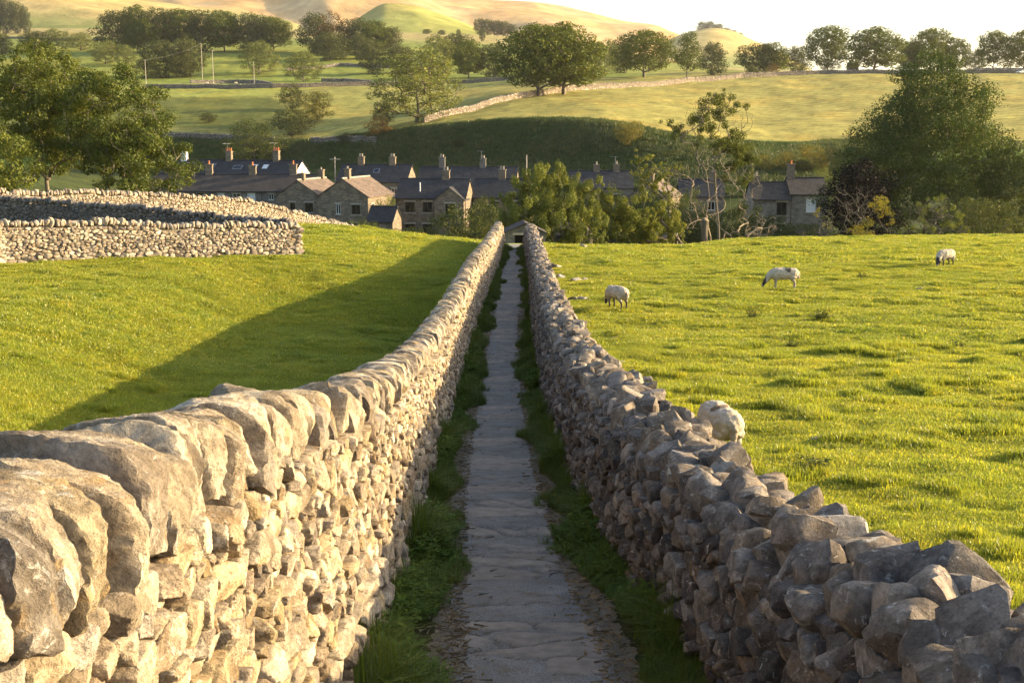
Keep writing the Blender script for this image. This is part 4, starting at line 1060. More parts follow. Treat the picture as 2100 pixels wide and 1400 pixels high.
    oak2 = make_tree('field_tree', 303, multi(ell(-1.2, 5.4, 4.0, 4.4, lo=-.8, bias=.45), ell(1.8, 5.0, 3.4, 3.8, lo=-.82, bias=.45), ell(0, 7.8, 2.6, 2.2)), 98, (.75, 1.4), 140, .30, 'oak', [(0, 0, -.6), (0, 0, 1.2), (.1, .1, 2.4), (-.2, 0, 4), (0, 0, 6)], tip=.035, sides=4)
    pale = make_tree('field_tree', 305, multi(ell(0, 4.9, 4.6, 4.8, lo=-.92, bias=.35), ell(0, 7, 3.4, 3.0, bias=.3)), 92, (.6, 1.2), 95, .26, 'pale', [(0, 0, -.6), (0, 0, .9), (.1, .1, 2.2), (0, 0, 4), (0, 0, 6)], tip=.03, sides=4, bare=1)
    slim = make_tree('slender_tree', 307, multi(ell(0, 5.4, 1.8, 4.2, bias=.3), ell(0, 4.2, 2.3, 2.6, bias=.4)), 48, (.6, 1.1), 90, .28, 'oak', [(0, 0, -.6), (0, 0, 1.4), (0, 0, 3), (0, 0, 5), (0, 0, 7.4)], tip=.03, sides=4)
    thorn = make_tree('hawthorn', 309, multi(ell(0, 5.0, 4.6, 4.8, lo=-.85, bias=.25), ell(.6, 7.0, 3, 2.8, bias=.2)), 60, (.9, 1.6), 100, .30, 'thorn', [(0, 0, -.5), (0, 0, 1.2), (0, 0, 2.6), (0, 0, 4)], 'dark', tip=.03, sides=4)
    dusk = make_tree('field_tree', 311, multi(ell(0, 4.9, 4.6, 4.9, lo=-.95, bias=.4), ell(-1, 6.8, 3, 3, bias=.3)), 90, (.85, 1.5), 100, .32, 'far', [(0, 0, -.6), (0, 0, 1), (0, 0, 2.5), (0, 0, 5)], tip=.035, sides=4)
    rust = make_tree('rusty_bush', 313, ell(0, 4.4, 4.6, 4.6, lo=-.8, bias=.25), 44, (.9, 1.5), 90, .32, 'rust', [(0, 0, -.4), (0, 0, 1), (0, 0, 2.4)], tip=.03, sides=4)
    gold = make_tree('golden_bush', 315, multi(ell(-1.5, 4, 3.4, 4, lo=-.85, bias=.25), ell(2, 4.6, 2.8, 4.2, lo=-.85, bias=.25)), 50, (.8, 1.4), 90, .30, 'amber', [(0, 0, -.4), (0, 0, 1), (0, 0, 2.4)], tip=.03, sides=4)
    nom = {p.name: extent(p) for p in (oak, oak2, pale, slim, thorn, dusk, rust, gold)}
    used = set()
    def tr(p, px, base, top, w, Y, lab, cat='tree', group=None):
        W, H = nom[p.name]
        ys = np.linspace(max(115, Y * .7), Y * 1.35, 160); gp = 700 - 2500 * np.tan(np.arctan(ground(U(px) * ys, ys) / ys) + PITCH)
        ok = np.nonzero((gp[:-1] - base) * (gp[1:] - base) <= 0)[0]          # the distance at which the ground shows at that photo row
        if len(ok): Y = float(ys[ok[np.argmin(np.abs(ys[ok] - Y))]])
        k = px_m(Y); ww = w * k / W; v = spot(px, Y); v.z = min(v.z, float(T(base)) * Y + .3) - .02 * (base - top) * k
        h = (float(T(top)) * Y - v.z) / H
        use(p, v, lab, cat, group, rz=(px * 1.7 + Y) % 6.28, s=(ww, ww, h))
    G1 = 'trees along the crest field wall'
    tr(oak, 1104, 197, 52, 165, 338, 'large spreading tree on the wall in the centre, left of the pair', 'tree', 'pair of large trees on the field wall')
    tr(oak2, 1155, 193, 50, 160, 350, 'large spreading tree on the wall in the centre, right of the pair', 'tree', 'pair of large trees on the field wall')
    tr(pale, 856, 250, 102, 165, 292, 'pale feathery tree at the lower end of the diagonal field wall', 'tree')
    tr(oak, 1318, 158, 64, 122, 455, 'broad rounded tree right of the central pair, left of the slim one', 'tree', G1)
    tr(slim, 1405, 162, 66, 52, 440, 'slender pointed tree standing alone on the field wall', 'tree', G1)
    tr(dusk, 1457, 154, 88, 56, 480, 'upright oval tree just right of the slender tree', 'tree', G1)
    tr(dusk, 1545, 150, 90, 80, 530, 'dark tree right of the wooded hill, lower left one of two', 'tree', G1)
    tr(oak2, 1578, 150, 88, 52, 540, 'dark narrow tree touching the tree beneath the wooded hill', 'tree', G1)
    tr(dusk, 1626, 146, 96, 62, 560, 'greyish low tree left of the first tall skyline tree', 'tree', G1)
    tr(oak, 1690, 144, 54, 84, 530, 'tall skyline tree with light between its branches, first from left', 'tree', 'skyline trees on the right')
    tr(thorn, 1695, 149, 122, 42, 470, 'small dark hawthorn under the first tall skyline tree', 'hawthorn')
    tr(oak2, 1785, 146, 57, 114, 500, 'wide skyline tree with low branches right of the small hawthorn', 'tree', 'skyline trees on the right')
    tr(oak, 1898, 140, 59, 84, 540, 'pointed skyline tree rising behind the huge green tree', 'tree', 'skyline trees on the right')
    tr(oak2, 1858, 142, 88, 60, 545, 'low skyline tree left of the pointed one', 'tree', 'skyline trees on the right')
    tr(oak2, 1945, 142, 78, 54, 540, 'rounded skyline tree right of the pointed one', 'tree', 'skyline trees on the right')
    tr(oak, 2026, 134, 64, 66, 560, 'compact rounded skyline tree left of the corner tree', 'tree', 'skyline trees on the right')
    tr(oak2, 2088, 132, 62, 78, 550, 'tall tree in the top right corner above the road', 'tree', 'skyline trees on the right')
    tr(dusk, 1990, 134, 104, 40, 590, 'small dark tree in the gap left of the compact skyline tree', 'tree', 'skyline trees on the right')
    tr(rust, 1580, 152, 131, 32, 445, 'small reddish bush on the grassy mound', 'bush')
    tr(pale, 1536, 152, 134, 20, 460, 'tiny pale bush by the end of the crest wall', 'bush')
    # behind the central pair
    G2 = 'trees in the hedge line behind the central pair'
    tr(dusk, 767, 152, 84, 54, 470, 'dark pointed tree standing left of the pale feathery tree', 'tree', G2)
    tr(pale, 900, 160, 72, 74, 480, 'tall pale tree behind and right of the feathery tree', 'tree', G2)
    tr(dusk, 826, 150, 96, 60, 560, 'dark tree showing behind the top of the feathery tree', 'tree', G2)
    tr(oak2, 962, 160, 84, 62, 490, 'dark round tree left of the central pair', 'tree', G2)
    tr(dusk, 1012, 158, 90, 62, 500, 'dark tree half hidden by the left one of the central pair', 'tree', G2)
    tr(dusk, 940, 120, 70, 66, 640, 'distant tree above the dark round one', 'tree', G2)
    tr(pale, 1238, 152, 82, 60, 520, 'pale tree between the central pair and the broad rounded tree', 'tree', G2)
    tr(dusk, 1205, 154, 96, 44, 530, 'greyish tree just right of the central pair', 'tree', G2)
    tr(dusk, 1270, 150, 88, 50, 560, 'dim tree behind the left side of the broad rounded tree', 'tree', G2)
    # the long wood and the round wood under the moor
    for i, (px, top, w) in enumerate(((252, 24, 84), (292, 12, 62), (338, 18, 74), (378, 20, 80), (425, 22, 80), (468, 24, 80), (515, 28, 66), (568, 36, 76), (540, 32, 50), (305, 40, 60))):
        tr((dusk, oak2, dusk, oak)[i % 4], px, 106 if i < 8 else 108, top, w, 690 + (i * 37) % 60, 'dark rounded tree in the long wood below the moor', 'tree', 'trees of the long wood')
    for i, (px, top, w, b) in enumerate(((652, 28, 70, 108), (690, 24, 76, 110), (735, 38, 70, 110), (775, 44, 66, 112), (806, 56, 46, 112), (682, 68, 74, 124), (740, 70, 44, 120))):
        tr((dusk, rust, dusk, oak2)[i % 4] if i < 4 else dusk, px, b, top, w, 660 - i * 12, 'rounded tree in the dark clump left of the knoll', 'tree', 'trees of the dark clump')
    # left middle distance
    G3 = 'scattered trees on the left valley side'
    for p, px, b, top, w, Y, lab in ((dusk, 15, 112, 68, 46, 640, 'dim tree at the far left edge above the leafy tree'), (dusk, 85, 105, 64, 62, 650, 'grey-green tree left of the long wood, leftmost of three'),
        (pale, 130, 104, 60, 62, 655, 'grey-green tree left of the long wood, middle of three'), (pale, 178, 104, 66, 50, 650, 'grey-green tree left of the long wood, rightmost of three'),
        (pale, 226, 132, 84, 60, 560, 'pale tree above the leafy corner tree, below the long wood'), (pale, 268, 134, 92, 40, 560, 'small pale tree right of the leafy corner tree top'),
        (dusk, 335, 160, 84, 74, 500, 'tall grey tree left of the dark twin trees by the poles'), (dusk, 392, 158, 80, 70, 505, 'tall tree nearest the left utility pole'),
        (thorn, 380, 160, 108, 62, 480, 'dark bushy tree in front of the tree by the utility pole'), (thorn, 310, 162, 118, 58, 480, 'dark bushy tree beside the leaning pole on the left'),
        (pale, 537, 152, 84, 76, 520, 'airy tree behind the short pole in the field'), (pale, 626, 168, 105, 74, 460, 'airy pale tree standing alone on the long field wall')):
        tr(p, px, b, top, w, Y, lab, 'tree', G3)
    for i, (px, top, w) in enumerate(((8, -6, 36), (30, -4, 36), (52, 4, 34), (68, 14, 22))):
        tr(dusk, px, 40, top, w, 1180, 'dark tree of the small wood in the top left corner', 'tree', 'trees in the top left corner')
    for i, (px, top, w, b) in enumerate(((985, 38, 24, 52), (1002, 40, 26, 56), (1018, 42, 26, 64), (1034, 44, 28, 70), (1050, 50, 22, 72))):
        tr(dusk, px, b, top, w, 1400, 'distant tree in the dark wood on the moor flank', 'tree', 'trees of the moor flank wood')
    for i, (px, b, top, w) in enumerate(((878, 70, 60, 18), (908, 72, 62, 16), (942, 70, 60, 10), (990, 68, 58, 12))):
        tr(dusk, px, b, top, w, 1150, 'tiny distant tree on the pale fields under the knoll', 'tree', 'tiny trees under the knoll')
    for i, (px, b, top, w) in enumerate(((1440, 62, 46, 22), (1456, 60, 45, 22), (1473, 64, 50, 22), (1490, 70, 58, 18), (1504, 76, 63, 18), (1517, 80, 68, 16))):
        W, H = nom[dusk.name]; Y = 2280; kk = px_m(Y)
        use(dusk, (U(px, 60) * Y, Y, float(T(b)) * Y - 4), 'hazy tree on top of the far wooded hill', 'tree', 'trees on the far wooded hill', rz=px, s=(w * kk / W, w * kk / W, (b - top) * kk / H + .4))
    # hawthorns and bushes on the bank
    tr(thorn, 603, 226, 172, 60, 330, 'dark hawthorn on the bank above the terrace, upper one', 'hawthorn', 'hawthorns on the bank')
    tr(thorn, 600, 282, 222, 88, 296, 'dark wide hawthorn lower on the bank above the terrace', 'hawthorn', 'hawthorns on the bank')
    tr(gold, 652, 250, 188, 66, 322, 'sunlit golden bush beside the upper dark hawthorn', 'bush')
    tr(thorn, 786, 262, 204, 46, 284, 'dark hawthorn by the wall left of the feathery tree', 'hawthorn', 'hawthorns on the bank')
    tr(rust, 775, 284, 236, 54, 278, 'reddish-tinged hawthorn below the dark one by the wall', 'hawthorn', 'hawthorns on the bank')
    tr(pale, 522, 336, 246, 112, 222, 'grey-green tree rising behind the left terrace roof', 'tree')
    tr(thorn, 712, 290, 272, 40, 272, 'low dark shrub on the shaded bank', 'shrub', 'shrubs on the shaded bank')
    tr(thorn, 940, 302, 284, 26, 262, 'small dark shrub in the middle of the shaded bank', 'shrub', 'shrubs on the shaded bank')
    tr(gold, 1290, 292, 248, 56, 250, 'olive bush on the right end of the bank crest', 'bush')
    tr(thorn, 430, 252, 230, 34, 340, 'small dark shrub on the rough slope at left', 'shrub')
    G4 = 'sunlit bushes on the bank behind the cottages'
    tr(gold, 1668, 350, 298, 54, 232, 'tallest golden bush behind the right cottages', 'bush', G4)
    tr(gold, 1610, 348, 312, 52, 228, 'golden bush left of the tallest one behind the cottages', 'bush', G4)
    tr(gold, 1568, 350, 318, 40, 226, 'golden bush nearest the half-dead tree', 'bush', G4)
    tr(thorn, 1700, 352, 300, 50, 230, 'dark bush between the golden bushes and the huge tree', 'bush', G4)
    tr(dusk, 1640, 352, 328, 54, 222, 'low dark bush below the golden bushes', 'bush', G4)
# ------------------------------------------------------------------ the village
HM = {}
def masonry(name, c1, c2, mortar, bw=.42, rh=.17):
    m, nt, b = nodemat(name); uv = N(nt, 'ShaderNodeUVMap').outputs[0]
    ns = noise_node(nt, uv, 3.0, 3)
    wv = mix(nt, 'ADD', .06, uv, ns.outputs['Color'])
    br = N(nt, 'ShaderNodeTexBrick'); br.offset = .5; br.squash = 1.4; br.squash_frequency = 3
    br.inputs['Scale'].default_value = 1; br.inputs['Brick Width'].default_value = bw; br.inputs['Row Height'].default_value = rh; br.inputs['Mortar Size'].default_value = .012
    br.inputs['Color1'].default_value = (*c1, 1); br.inputs['Color2'].default_value = (*c2, 1); br.inputs['Mortar'].default_value = (*mortar, 1); br.inputs['Bias'].default_value = 0
    L(nt, wv, br.inputs['Vector'])
    n = noise_node(nt, uv, 1.1, 6, .65); n2 = noise_node(nt, uv, 7, 4, .6)
    c = mix(nt, 'MULTIPLY', 1.0, br.outputs['Color'], ramp(nt, n.outputs['Fac'], [(.3, g(.65)), (.7, g(1.3))]).outputs[0])
    c = mix(nt, 'MULTIPLY', 1.0, c, ramp(nt, n2.outputs['Fac'], [(.3, g(.7)), (.7, g(1.3))]).outputs[0])
    L(nt, c, b.inputs['Base Color']); b.inputs['Roughness'].default_value = .95
    bump(nt, b, br.outputs['Fac'], -.5, .02); return m
def mats():
    HM['stone'] = masonry('house_stone', (.23, .175, .115), (.12, .098, .075), (.19, .155, .115))
    HM['grey'] = masonry('grey_house_stone', (.20, .175, .145), (.13, .117, .10), (.18, .165, .14))
    HM['rubble'] = masonry('barn_stone', (.17, .155, .125), (.11, .10, .085), (.08, .07, .06), .36, .15)
    HM['slate'] = masonry('slate', (.044, .045, .049), (.030, .031, .035), (.015, .015, .017), .32, .26)
    HM['tile'] = masonry('stone_slates', (.165, .12, .092), (.115, .086, .07), (.05, .042, .035), .42, .30)
    HM['brownslate'] = masonry('dark_stone_slates', (.062, .052, .047), (.046, .040, .037), (.02, .018, .017), .42, .30)
    HM['render'] = plain('white_render', (.78, .76, .72), .9, var=.05, scale=2)
    HM['dressed'] = plain('dressed_stone', (.33, .29, .23), .9, var=.15, scale=3)
    HM['frame'] = plain('white_paint', (.75, .75, .73), .5, var=.03); HM['brownframe'] = plain('brown_paint', (.06, .04, .03), .5)
    m, nt, b = nodemat('window_glass'); b.inputs['Base Color'].default_value = (.012, .014, .016, 1); b.inputs['Roughness'].default_value = .06; b.inputs['Specular IOR Level'].default_value = .6; HM['glass'] = m
    HM['curtain_and_glint'] = plain('net_curtain_and_glint', (.62, .62, .60), .9)
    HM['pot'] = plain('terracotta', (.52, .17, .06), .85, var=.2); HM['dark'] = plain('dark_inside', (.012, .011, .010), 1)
    HM['metal'] = plain('dark_gutter', (.03, .03, .032), .5); HM['steel'] = plain('galvanised_steel', (.55, .55, .56), .35, .8)
    HM['wood'] = plain('grey_wood', (.22, .18, .13), .9, var=.25); HM['door'] = plain('painted_door', (.05, .06, .055), .5)
def facade(mb, O, X, w, h, holes, rev=.16, top=None):
    """a wall plane with real openings; O origin, X along unit, out = X x Z"""
    O = Vector(O); X = Vector(X); Z = Vector((0, 0, 1)); out = X.cross(Z)
    xs = sorted({0, w, *[a for q in holes for a in (q[0], q[0] + q[2])]}); zs = sorted({0, h, *[a for q in holes for a in (q[1], q[1] + q[3])]})
    for i in range(len(xs) - 1):
        for j in range(len(zs) - 1):
            cx, cz = (xs[i] + xs[i + 1]) / 2, (zs[j] + zs[j + 1]) / 2
            if any(q[0] < cx < q[0] + q[2] and q[1] < cz < q[1] + q[3] for q in holes): continue
            c = [(xs[i], zs[j]), (xs[i + 1], zs[j]), (xs[i + 1], zs[j + 1]), (xs[i], zs[j + 1])]
            mb.poly([O + X * a + Z * b for a, b in c], c)
    for q in holes:
        a0, b0, a1, b1 = q[0], q[1], q[0] + q[2], q[1] + q[3]
        for (p, r) in (((a0, b0), (a1, b0)), ((a1, b0), (a1, b1)), ((a1, b1), (a0, b1)), ((a0, b1), (a0, b0))):
            P0 = O + X * p[0] + Z * p[1]; P1 = O + X * r[0] + Z * r[1]
            mb.poly([P0, P1, P1 - out * rev, P0 - out * rev], [(0, 0), (1, 0), (1, .2), (0, .2)])
    if top: mb.poly([O + Z * h, O + X * w + Z * h, O + X * (w * top[0]) + Z * top[1]], [(0, h), (w, h), (w * top[0], top[1])])
def window(root, O, X, q, kind='brown', rev=.13):
    O = Vector(O); X = Vector(X).normalized(); Z = Vector((0, 0, 1)); out = X.cross(Z); x, z, w, h = q[:4]
    ang = math.atan2(X.y, X.x); c = O + X * (x + w / 2) + Z * (z + h / 2) - out * rev
    fm = HM['frame'] if kind in ('white', 'net') else HM['brownframe']; t = .07
    f = MB()
    for dx, dz, sx, sz in ((-w / 2 + t / 2, 0, t, h), (w / 2 - t / 2, 0, t, h), (0, h / 2 - t / 2, w - 2 * t, t), (0, -h / 2 + t / 2, w - 2 * t, t), (0, 0, t * .7, h - 2 * t)):
        f.box(c + X * dx + Z * dz, (sx, .06, sz), ang)
    wn = f.build('window', fm, root)
    MB().box(c - out * .03, (w - .1, .012, h - .1), ang).build('pane', HM['curtain_and_glint'] if kind == 'net' else HM['glass'], wn)
    s = MB(); s.box(c + out * (rev + .02) - Z * (h / 2 + .07), (w + .24, .12, .13), ang); s.build('sill', HM['dressed'], wn)
    s = MB(); s.box(c + out * (rev + .012) + Z * (h / 2 + .11), (w + .30, .06, .21), ang); s.build('lintel', HM['dressed'], wn)
def chimney(root, p, w=.55, d=.95, h=1.5, pots=2, mat='stone', potc='pot', poth=.45):
    m = MB(); m.box((p[0], p[1], p[2] + h / 2 - .7), (d, w, h + 1.4)); m.box((p[0], p[1], p[2] + h + .05), (d + .16, w + .16, .11))
    c = m.build('chimney', HM[mat], root)
    for i in range(pots):
        x = p[0] + (i - (pots - 1) / 2) * .36; z = p[2] + h + .1
        MB().tube([(x, p[1], z), (x, p[1], z + poth * .8), (x, p[1], z + poth * .82), (x, p[1], z + poth)], [.13, .105, .135, .13], 9).build('chimney_pot', HM[potc], c)
def aerial(root, p, h=1.2):
    m = MB(); m.tube([p, (p[0], p[1], p[2] + h)], .018, 5); m.tube([(p[0] - .8, p[1], p[2] + h), (p[0] + .5, p[1], p[2] + h)], .014, 4)
    for i in range(6): m.tube([(p[0] - .75 + i * .22, p[1] - .28, p[2] + h + .02), (p[0] - .75 + i * .22, p[1] + .28, p[2] + h + .02)], .01, 4)
    m.build('aerial', HM['steel'], root)
def roof(root, Lx, D, eh, rh, mat, ov=.22, x0=0, verge=.12, th=.10):
    """two slated slopes; ridge along x from x0 to x0+Lx, house front at y=0, back at y=D"""
    m = MB(); sl = rh / (D / 2); e = ov
    a0, a1 = x0 - verge, x0 + Lx + verge
    for sg in (0, 1):
        y0 = -e if not sg else D + e; z0 = eh - e * sl; yr = D / 2; zr = eh + rh
        pts = [(a0, y0, z0), (a1, y0, z0), (a1, yr, zr), (a0, yr, zr)]; up = [(x, y, z + th) for x, y, z in pts]
        lu = math.hypot(D / 2 + e, rh + e * sl); uv = [(0, 0), (Lx + 2 * verge, 0), (Lx + 2 * verge, lu), (0, lu)]
        q = up if not sg else up[::-1]; m.poly(q, uv if not sg else uv[::-1]); m.poly(pts[::-1] if not sg else pts)
        m.poly([pts[0], pts[1], up[1], up[0]]); m.poly([pts[1], pts[2], up[2], up[1]]); m.poly([pts[3], pts[0], up[0], up[3]])
    r = m.build('roof', HM[mat], root)
    MB().tube([(a0 - .01, D / 2, eh + rh + th), (a1 + .01, D / 2, eh + rh + th)], .11, 8).build('ridge_tiles', HM['dressed'] if mat == 'tile' else HM['slate'], r)
    g_ = MB(); g_.tube([(a0, -e - .06, eh - e * sl + .02), (a1, -e - .06, eh - e * sl + .02)], .055, 6); g_.build('gutter', HM['metal'], r)
    return r
def house(px, Y, rz, Lx, D, eh, rh, label, wall='stone', roofm='slate', front=(), right=(), left=(), chim=(), wk='brown', sink=0, name='stone_house', group='houses of the village', z=None, rightwall=None, door=(), pots='dressed', sky=(), pipes=()):
    """left front corner stands below photo column px"""
    p = spot(px, Y)
    if z is not None: p.z = z
    r = empty(name, (p.x, p.y, p.z - sink), rz, label, 'house', group)
    w = MB()
    facade(w, (0, 0, 0), (1, 0, 0), Lx, eh, [q[:4] for q in front] + [q[:4] for q in door])
    facade(w, (0, D, 0), (0, -1, 0), D, eh, [q[:4] for q in left], top=(.5, eh + rh))
    if not rightwall: facade(w, (Lx, 0, 0), (0, 1, 0), D, eh, [q[:4] for q in right], top=(.5, eh + rh))
    facade(w, (Lx, D, 0), (-1, 0, 0), Lx, eh, [])
    w.build('wall', HM[wall], r)
    if rightwall:
        w = MB(); facade(w, (Lx, 0, 0), (0, 1, 0), D, eh, [q[:4] for q in right], top=(.5, eh + rh)); w.build('gable_wall', HM[rightwall], r)
    roof(r, Lx, D, eh, rh, roofm)
    for q in front: window(r, (0, 0, 0), (1, 0, 0), q, q[4] if len(q) > 4 else wk)
    for q in right: window(r, (Lx, 0, 0), (0, 1, 0), q, q[4] if len(q) > 4 else wk)
    for q in left: window(r, (0, D, 0), (0, -1, 0), q, q[4] if len(q) > 4 else wk)
    for q in door: MB().box((q[0] + q[2] / 2, .14, q[1] + q[3] / 2), (q[2] - .02, .06, q[3] - .02)).build('door', HM['door'], r)
    for c in chim:
        chimney(r, (c[0], D / 2, eh + rh), h=c[1], pots=c[2], mat=c[3] if len(c) > 3 else 'stone', potc=pots)
        if len(c) > 4 and c[4]: aerial(r, (c[0] - .2, D / 2, eh + rh + c[1]))
    sl = math.atan2(rh, D / 2)
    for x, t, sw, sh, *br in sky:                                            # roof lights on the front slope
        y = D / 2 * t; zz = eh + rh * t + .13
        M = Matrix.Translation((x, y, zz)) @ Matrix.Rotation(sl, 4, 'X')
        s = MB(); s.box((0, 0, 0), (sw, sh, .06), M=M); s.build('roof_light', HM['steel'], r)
        s = MB(); s.box((0, 0, 0), (sw - .12, sh - .12, .012), M=M @ Matrix.Translation((0, 0, .037))); s.build('roof_light_pane', HM['curtain_and_glint' if br else 'glass'], r.children[-1])  # bright panes: sky reflection painted on with the pale curtain colour
    for x in pipes: MB().tube([(x, -.07, 0), (x, -.07, eh - .1)], .05, 6).build('downpipe', HM['metal'], r)
    return r
def cross_gable(r, x, w, proj, eh, rh, wall, roofm, wins, depth):
    """a front gable standing out from the house front"""
    m = MB(); facade(m, (x, -proj, 0), (1, 0, 0), w, eh, [q[:4] for q in wins], top=(.5, eh + rh))
    facade(m, (x, 0, 0), (0, -1, 0), proj, eh, []); facade(m, (x + w, -proj, 0), (0, 1, 0), proj, eh, [])
    m.build('gable_wing', HM[wall], r)
    m = MB(); th = .1; e = .2; sl = rh / (w / 2); y0, y1 = -proj - .14, depth
    for sg in (-1, 1):
        xo = x + w / 2 + sg * (w / 2 + e); zo = eh - e * sl; xr = x + w / 2; zr = eh + rh
        pts = [(xo, y0, zo), (xr, y0, zr), (xr, y1, zr), (xo, y1, zo)]; up = [(a, b, c + th) for a, b, c in pts]
        lu = math.hypot(w / 2 + e, rh + e * sl); uv = [(0, 0), (0, lu), (y1 - y0, lu), (y1 - y0, 0)]
        m.poly(up if sg < 0 else up[::-1], uv if sg < 0 else uv[::-1]); m.poly(pts)
        m.poly([pts[0], pts[1], up[1], up[0]]); m.poly([pts[0], up[0], up[3], pts[3]])
    m.build('gable_roof', HM[roofm], r)
    for q in wins: window(r, (x, -proj, 0), (1, 0, 0), q, 'brown')
def village():
    mats()
    def base(py, Y): return float(T(py)) * Y
    # back terrace with the white gable
    Y = 186; z = base(367, Y) - 5.2
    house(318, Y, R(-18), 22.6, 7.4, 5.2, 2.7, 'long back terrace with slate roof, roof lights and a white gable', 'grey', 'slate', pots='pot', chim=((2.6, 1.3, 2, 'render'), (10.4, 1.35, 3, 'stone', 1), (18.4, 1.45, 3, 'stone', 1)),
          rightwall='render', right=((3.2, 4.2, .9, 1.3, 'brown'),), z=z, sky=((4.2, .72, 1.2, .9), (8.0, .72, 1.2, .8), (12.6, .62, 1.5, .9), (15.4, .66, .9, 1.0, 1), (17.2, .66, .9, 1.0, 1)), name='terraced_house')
    Y = 165; z = base(391, Y) - 4.8
    house(300, Y, R(-3), 22.3, 6.6, 4.8, 2.0, 'long front terrace with brown slate roof and white windows', 'grey', 'brownslate', pots='pot', wk='white', chim=((7.4, 1.35, 1), (13.4, 1.2, 1), (19.0, 1.35, 1)), z=z,
          front=((4.6, 3.4, .9, 1.1, 'brown'), (6.6, 3.4, .9, 1.1, 'brown'), (9.4, 3.4, .9, 1.05, 'net'), (11.4, 3.4, 1.1, 1.05, 'white'), (13.4, 3.4, 1.1, 1.1, 'net'), (16.3, 3.6, .7, .8, 'white'), (18.4, 3.4, 1.2, 1.05, 'white')), pipes=(8.6, 15.4), name='terraced_house')
    # gable-fronted houses: ridge runs away from the camera
    def gabled(px, Y, rz, w, dep, eh, rh, label, py_eave, wins, rwins=(), chim=(), roofm='tile'):
        z = base(py_eave, Y) - eh; p = spot(px, Y); r = empty('stone_house', (p.x, p.y, z), rz, label, 'house', 'houses of the village')
        m = MB(); facade(m, (0, 0, 0), (1, 0, 0), w, eh, [q[:4] for q in wins], top=(.5, eh + rh)); facade(m, (w, 0, 0), (0, 1, 0), dep, eh, [q[:4] for q in rwins])
        facade(m, (w, dep, 0), (-1, 0, 0), w, eh, [], top=(.5, eh + rh)); facade(m, (0, dep, 0), (0, -1, 0), dep, eh, []); m.build('wall', HM['stone'], r)
        m = MB(); th = .1; e = .22; sl = rh / (w / 2)
        for sg in (-1, 1):
            xo = w / 2 + sg * (w / 2 + e); zo = eh - e * sl; y0, y1 = -.14, dep + .14
            pts = [(xo, y0, zo), (w / 2, y0, eh + rh), (w / 2, y1, eh + rh), (xo, y1, zo)]; up = [(a, b, c + th) for a, b, c in pts]; lu = math.hypot(w / 2 + e, rh + e * sl)
            uv = [(0, 0), (0, lu), (y1 - y0, lu), (y1 - y0, 0)]; m.poly(up if sg < 0 else up[::-1], uv if sg < 0 else uv[::-1]); m.poly(pts)
            m.poly([pts[0], pts[1], up[1], up[0]]); m.poly([pts[2], pts[3], up[3], up[2]]); m.poly([pts[0], up[0], up[3], pts[3]])
        rf = m.build('roof', HM[roofm], r)
        MB().tube([(w / 2, -.15, eh + rh + th), (w / 2, dep + .15, eh + rh + th)], .11, 8).build('ridge_tiles', HM['dressed'], rf)
        for q in wins: window(r, (0, 0, 0), (1, 0, 0), q, q[4] if len(q) > 4 else 'brown')
        for q in rwins: window(r, (w, 0, 0), (0, 1, 0), q, 'brown')
        for c in chim: chimney(r, (w / 2, c[0], eh + rh), d=.7, h=c[1], pots=c[2], potc='dressed', poth=.3)
        return r
    gabled(562, 158, R(-16), 6.3, 8.5, 5.2, 2.0, 'brown-roofed gabled house joined to the front terrace, left of its twin', 402, ((2.0, 3.2, .7, 1.2), (4.1, 3.2, 1.1, 1.2), (4.1, .8, 1.1, 1.2)), chim=((1.4, .8, 1), (7.2, 1.1, 1)))
    gabled(650, 152, R(-16), 6.6, 8.5, 5.2, 2.1, 'brown-roofed gabled house with four small windows, right of its twin', 402, ((2.3, 3.0, .62, 1.25, 'white'), (4.4, 3.0, 1.15, 1.2), (2.3, .7, .62, 1.0, 'white'), (4.4, .6, 1.15, 1.3)), rwins=((1.2, 3.0, .8, 1.2),), chim=((1.6, 1.15, 1),))
    # outbuilding
    house(750, 146, R(-14), 3.2, 3.2, 2.0, 1.5, 'low outbuilding with a dark slate roof beside the gabled house', 'stone', 'slate', z=base(452, 146) - 2.0, name='outbuilding')
    # back middle
    Y = 188; z = base(372, Y) - 5.2
    house(688, Y, R(-9), 11.0, 7.0, 5.2, 2.4, 'slate-roofed house with one roof light behind the gabled houses', 'stone', 'slate', chim=((3.0, 1.2, 2), (8.0, 1.2, 2)), z=z, front=((5.2, 3.0, 1.1, 1.3), (8.6, 3.0, .9, 1.2, 'white')), sky=((5.8, .6, .9, 1.0),))
    Y = 192; z = base(379, Y) - 5.4
    house(855, Y, R(-5), 15.4, 7.2, 5.4, 2.6, 'long slate-roofed house in the middle with two ridge chimneys', 'stone', 'slate', chim=((3.4, 1.5, 2, 'grey'), (9.9, 1.35, 2, 'grey', 1)), z=z)
    # front middle pair
    Y = 158; z = base(405, Y) - 5.1
    r = house(810, Y, R(-7), 9.1, 6.6, 5.1, 2.2, 'stone house with projecting front gable and slate roof', 'stone', 'slate', chim=((6.0, 1.1, 2),), z=z, pipes=(.15, 5.0),
              front=((1.2, 3.2, 1.25, 1.35), (3.5, 3.2, 1.25, 1.35), (1.2, .5, 1.25, 1.2), (3.5, .2, 1.25, 1.5)))
    cross_gable(r, 5.2, 3.8, .9, 4.9, 1.5, 'stone', 'slate', ((1.4, 3.0, 1.25, 1.4),), 3.0)
    MB().tube([(3.0, 1.0, 5.4), (3.0, 1.0, 7.0)], .07, 8).build('flue_pipe', HM['frame'], r)
    Y = 162; z = base(404, Y) - 5.1
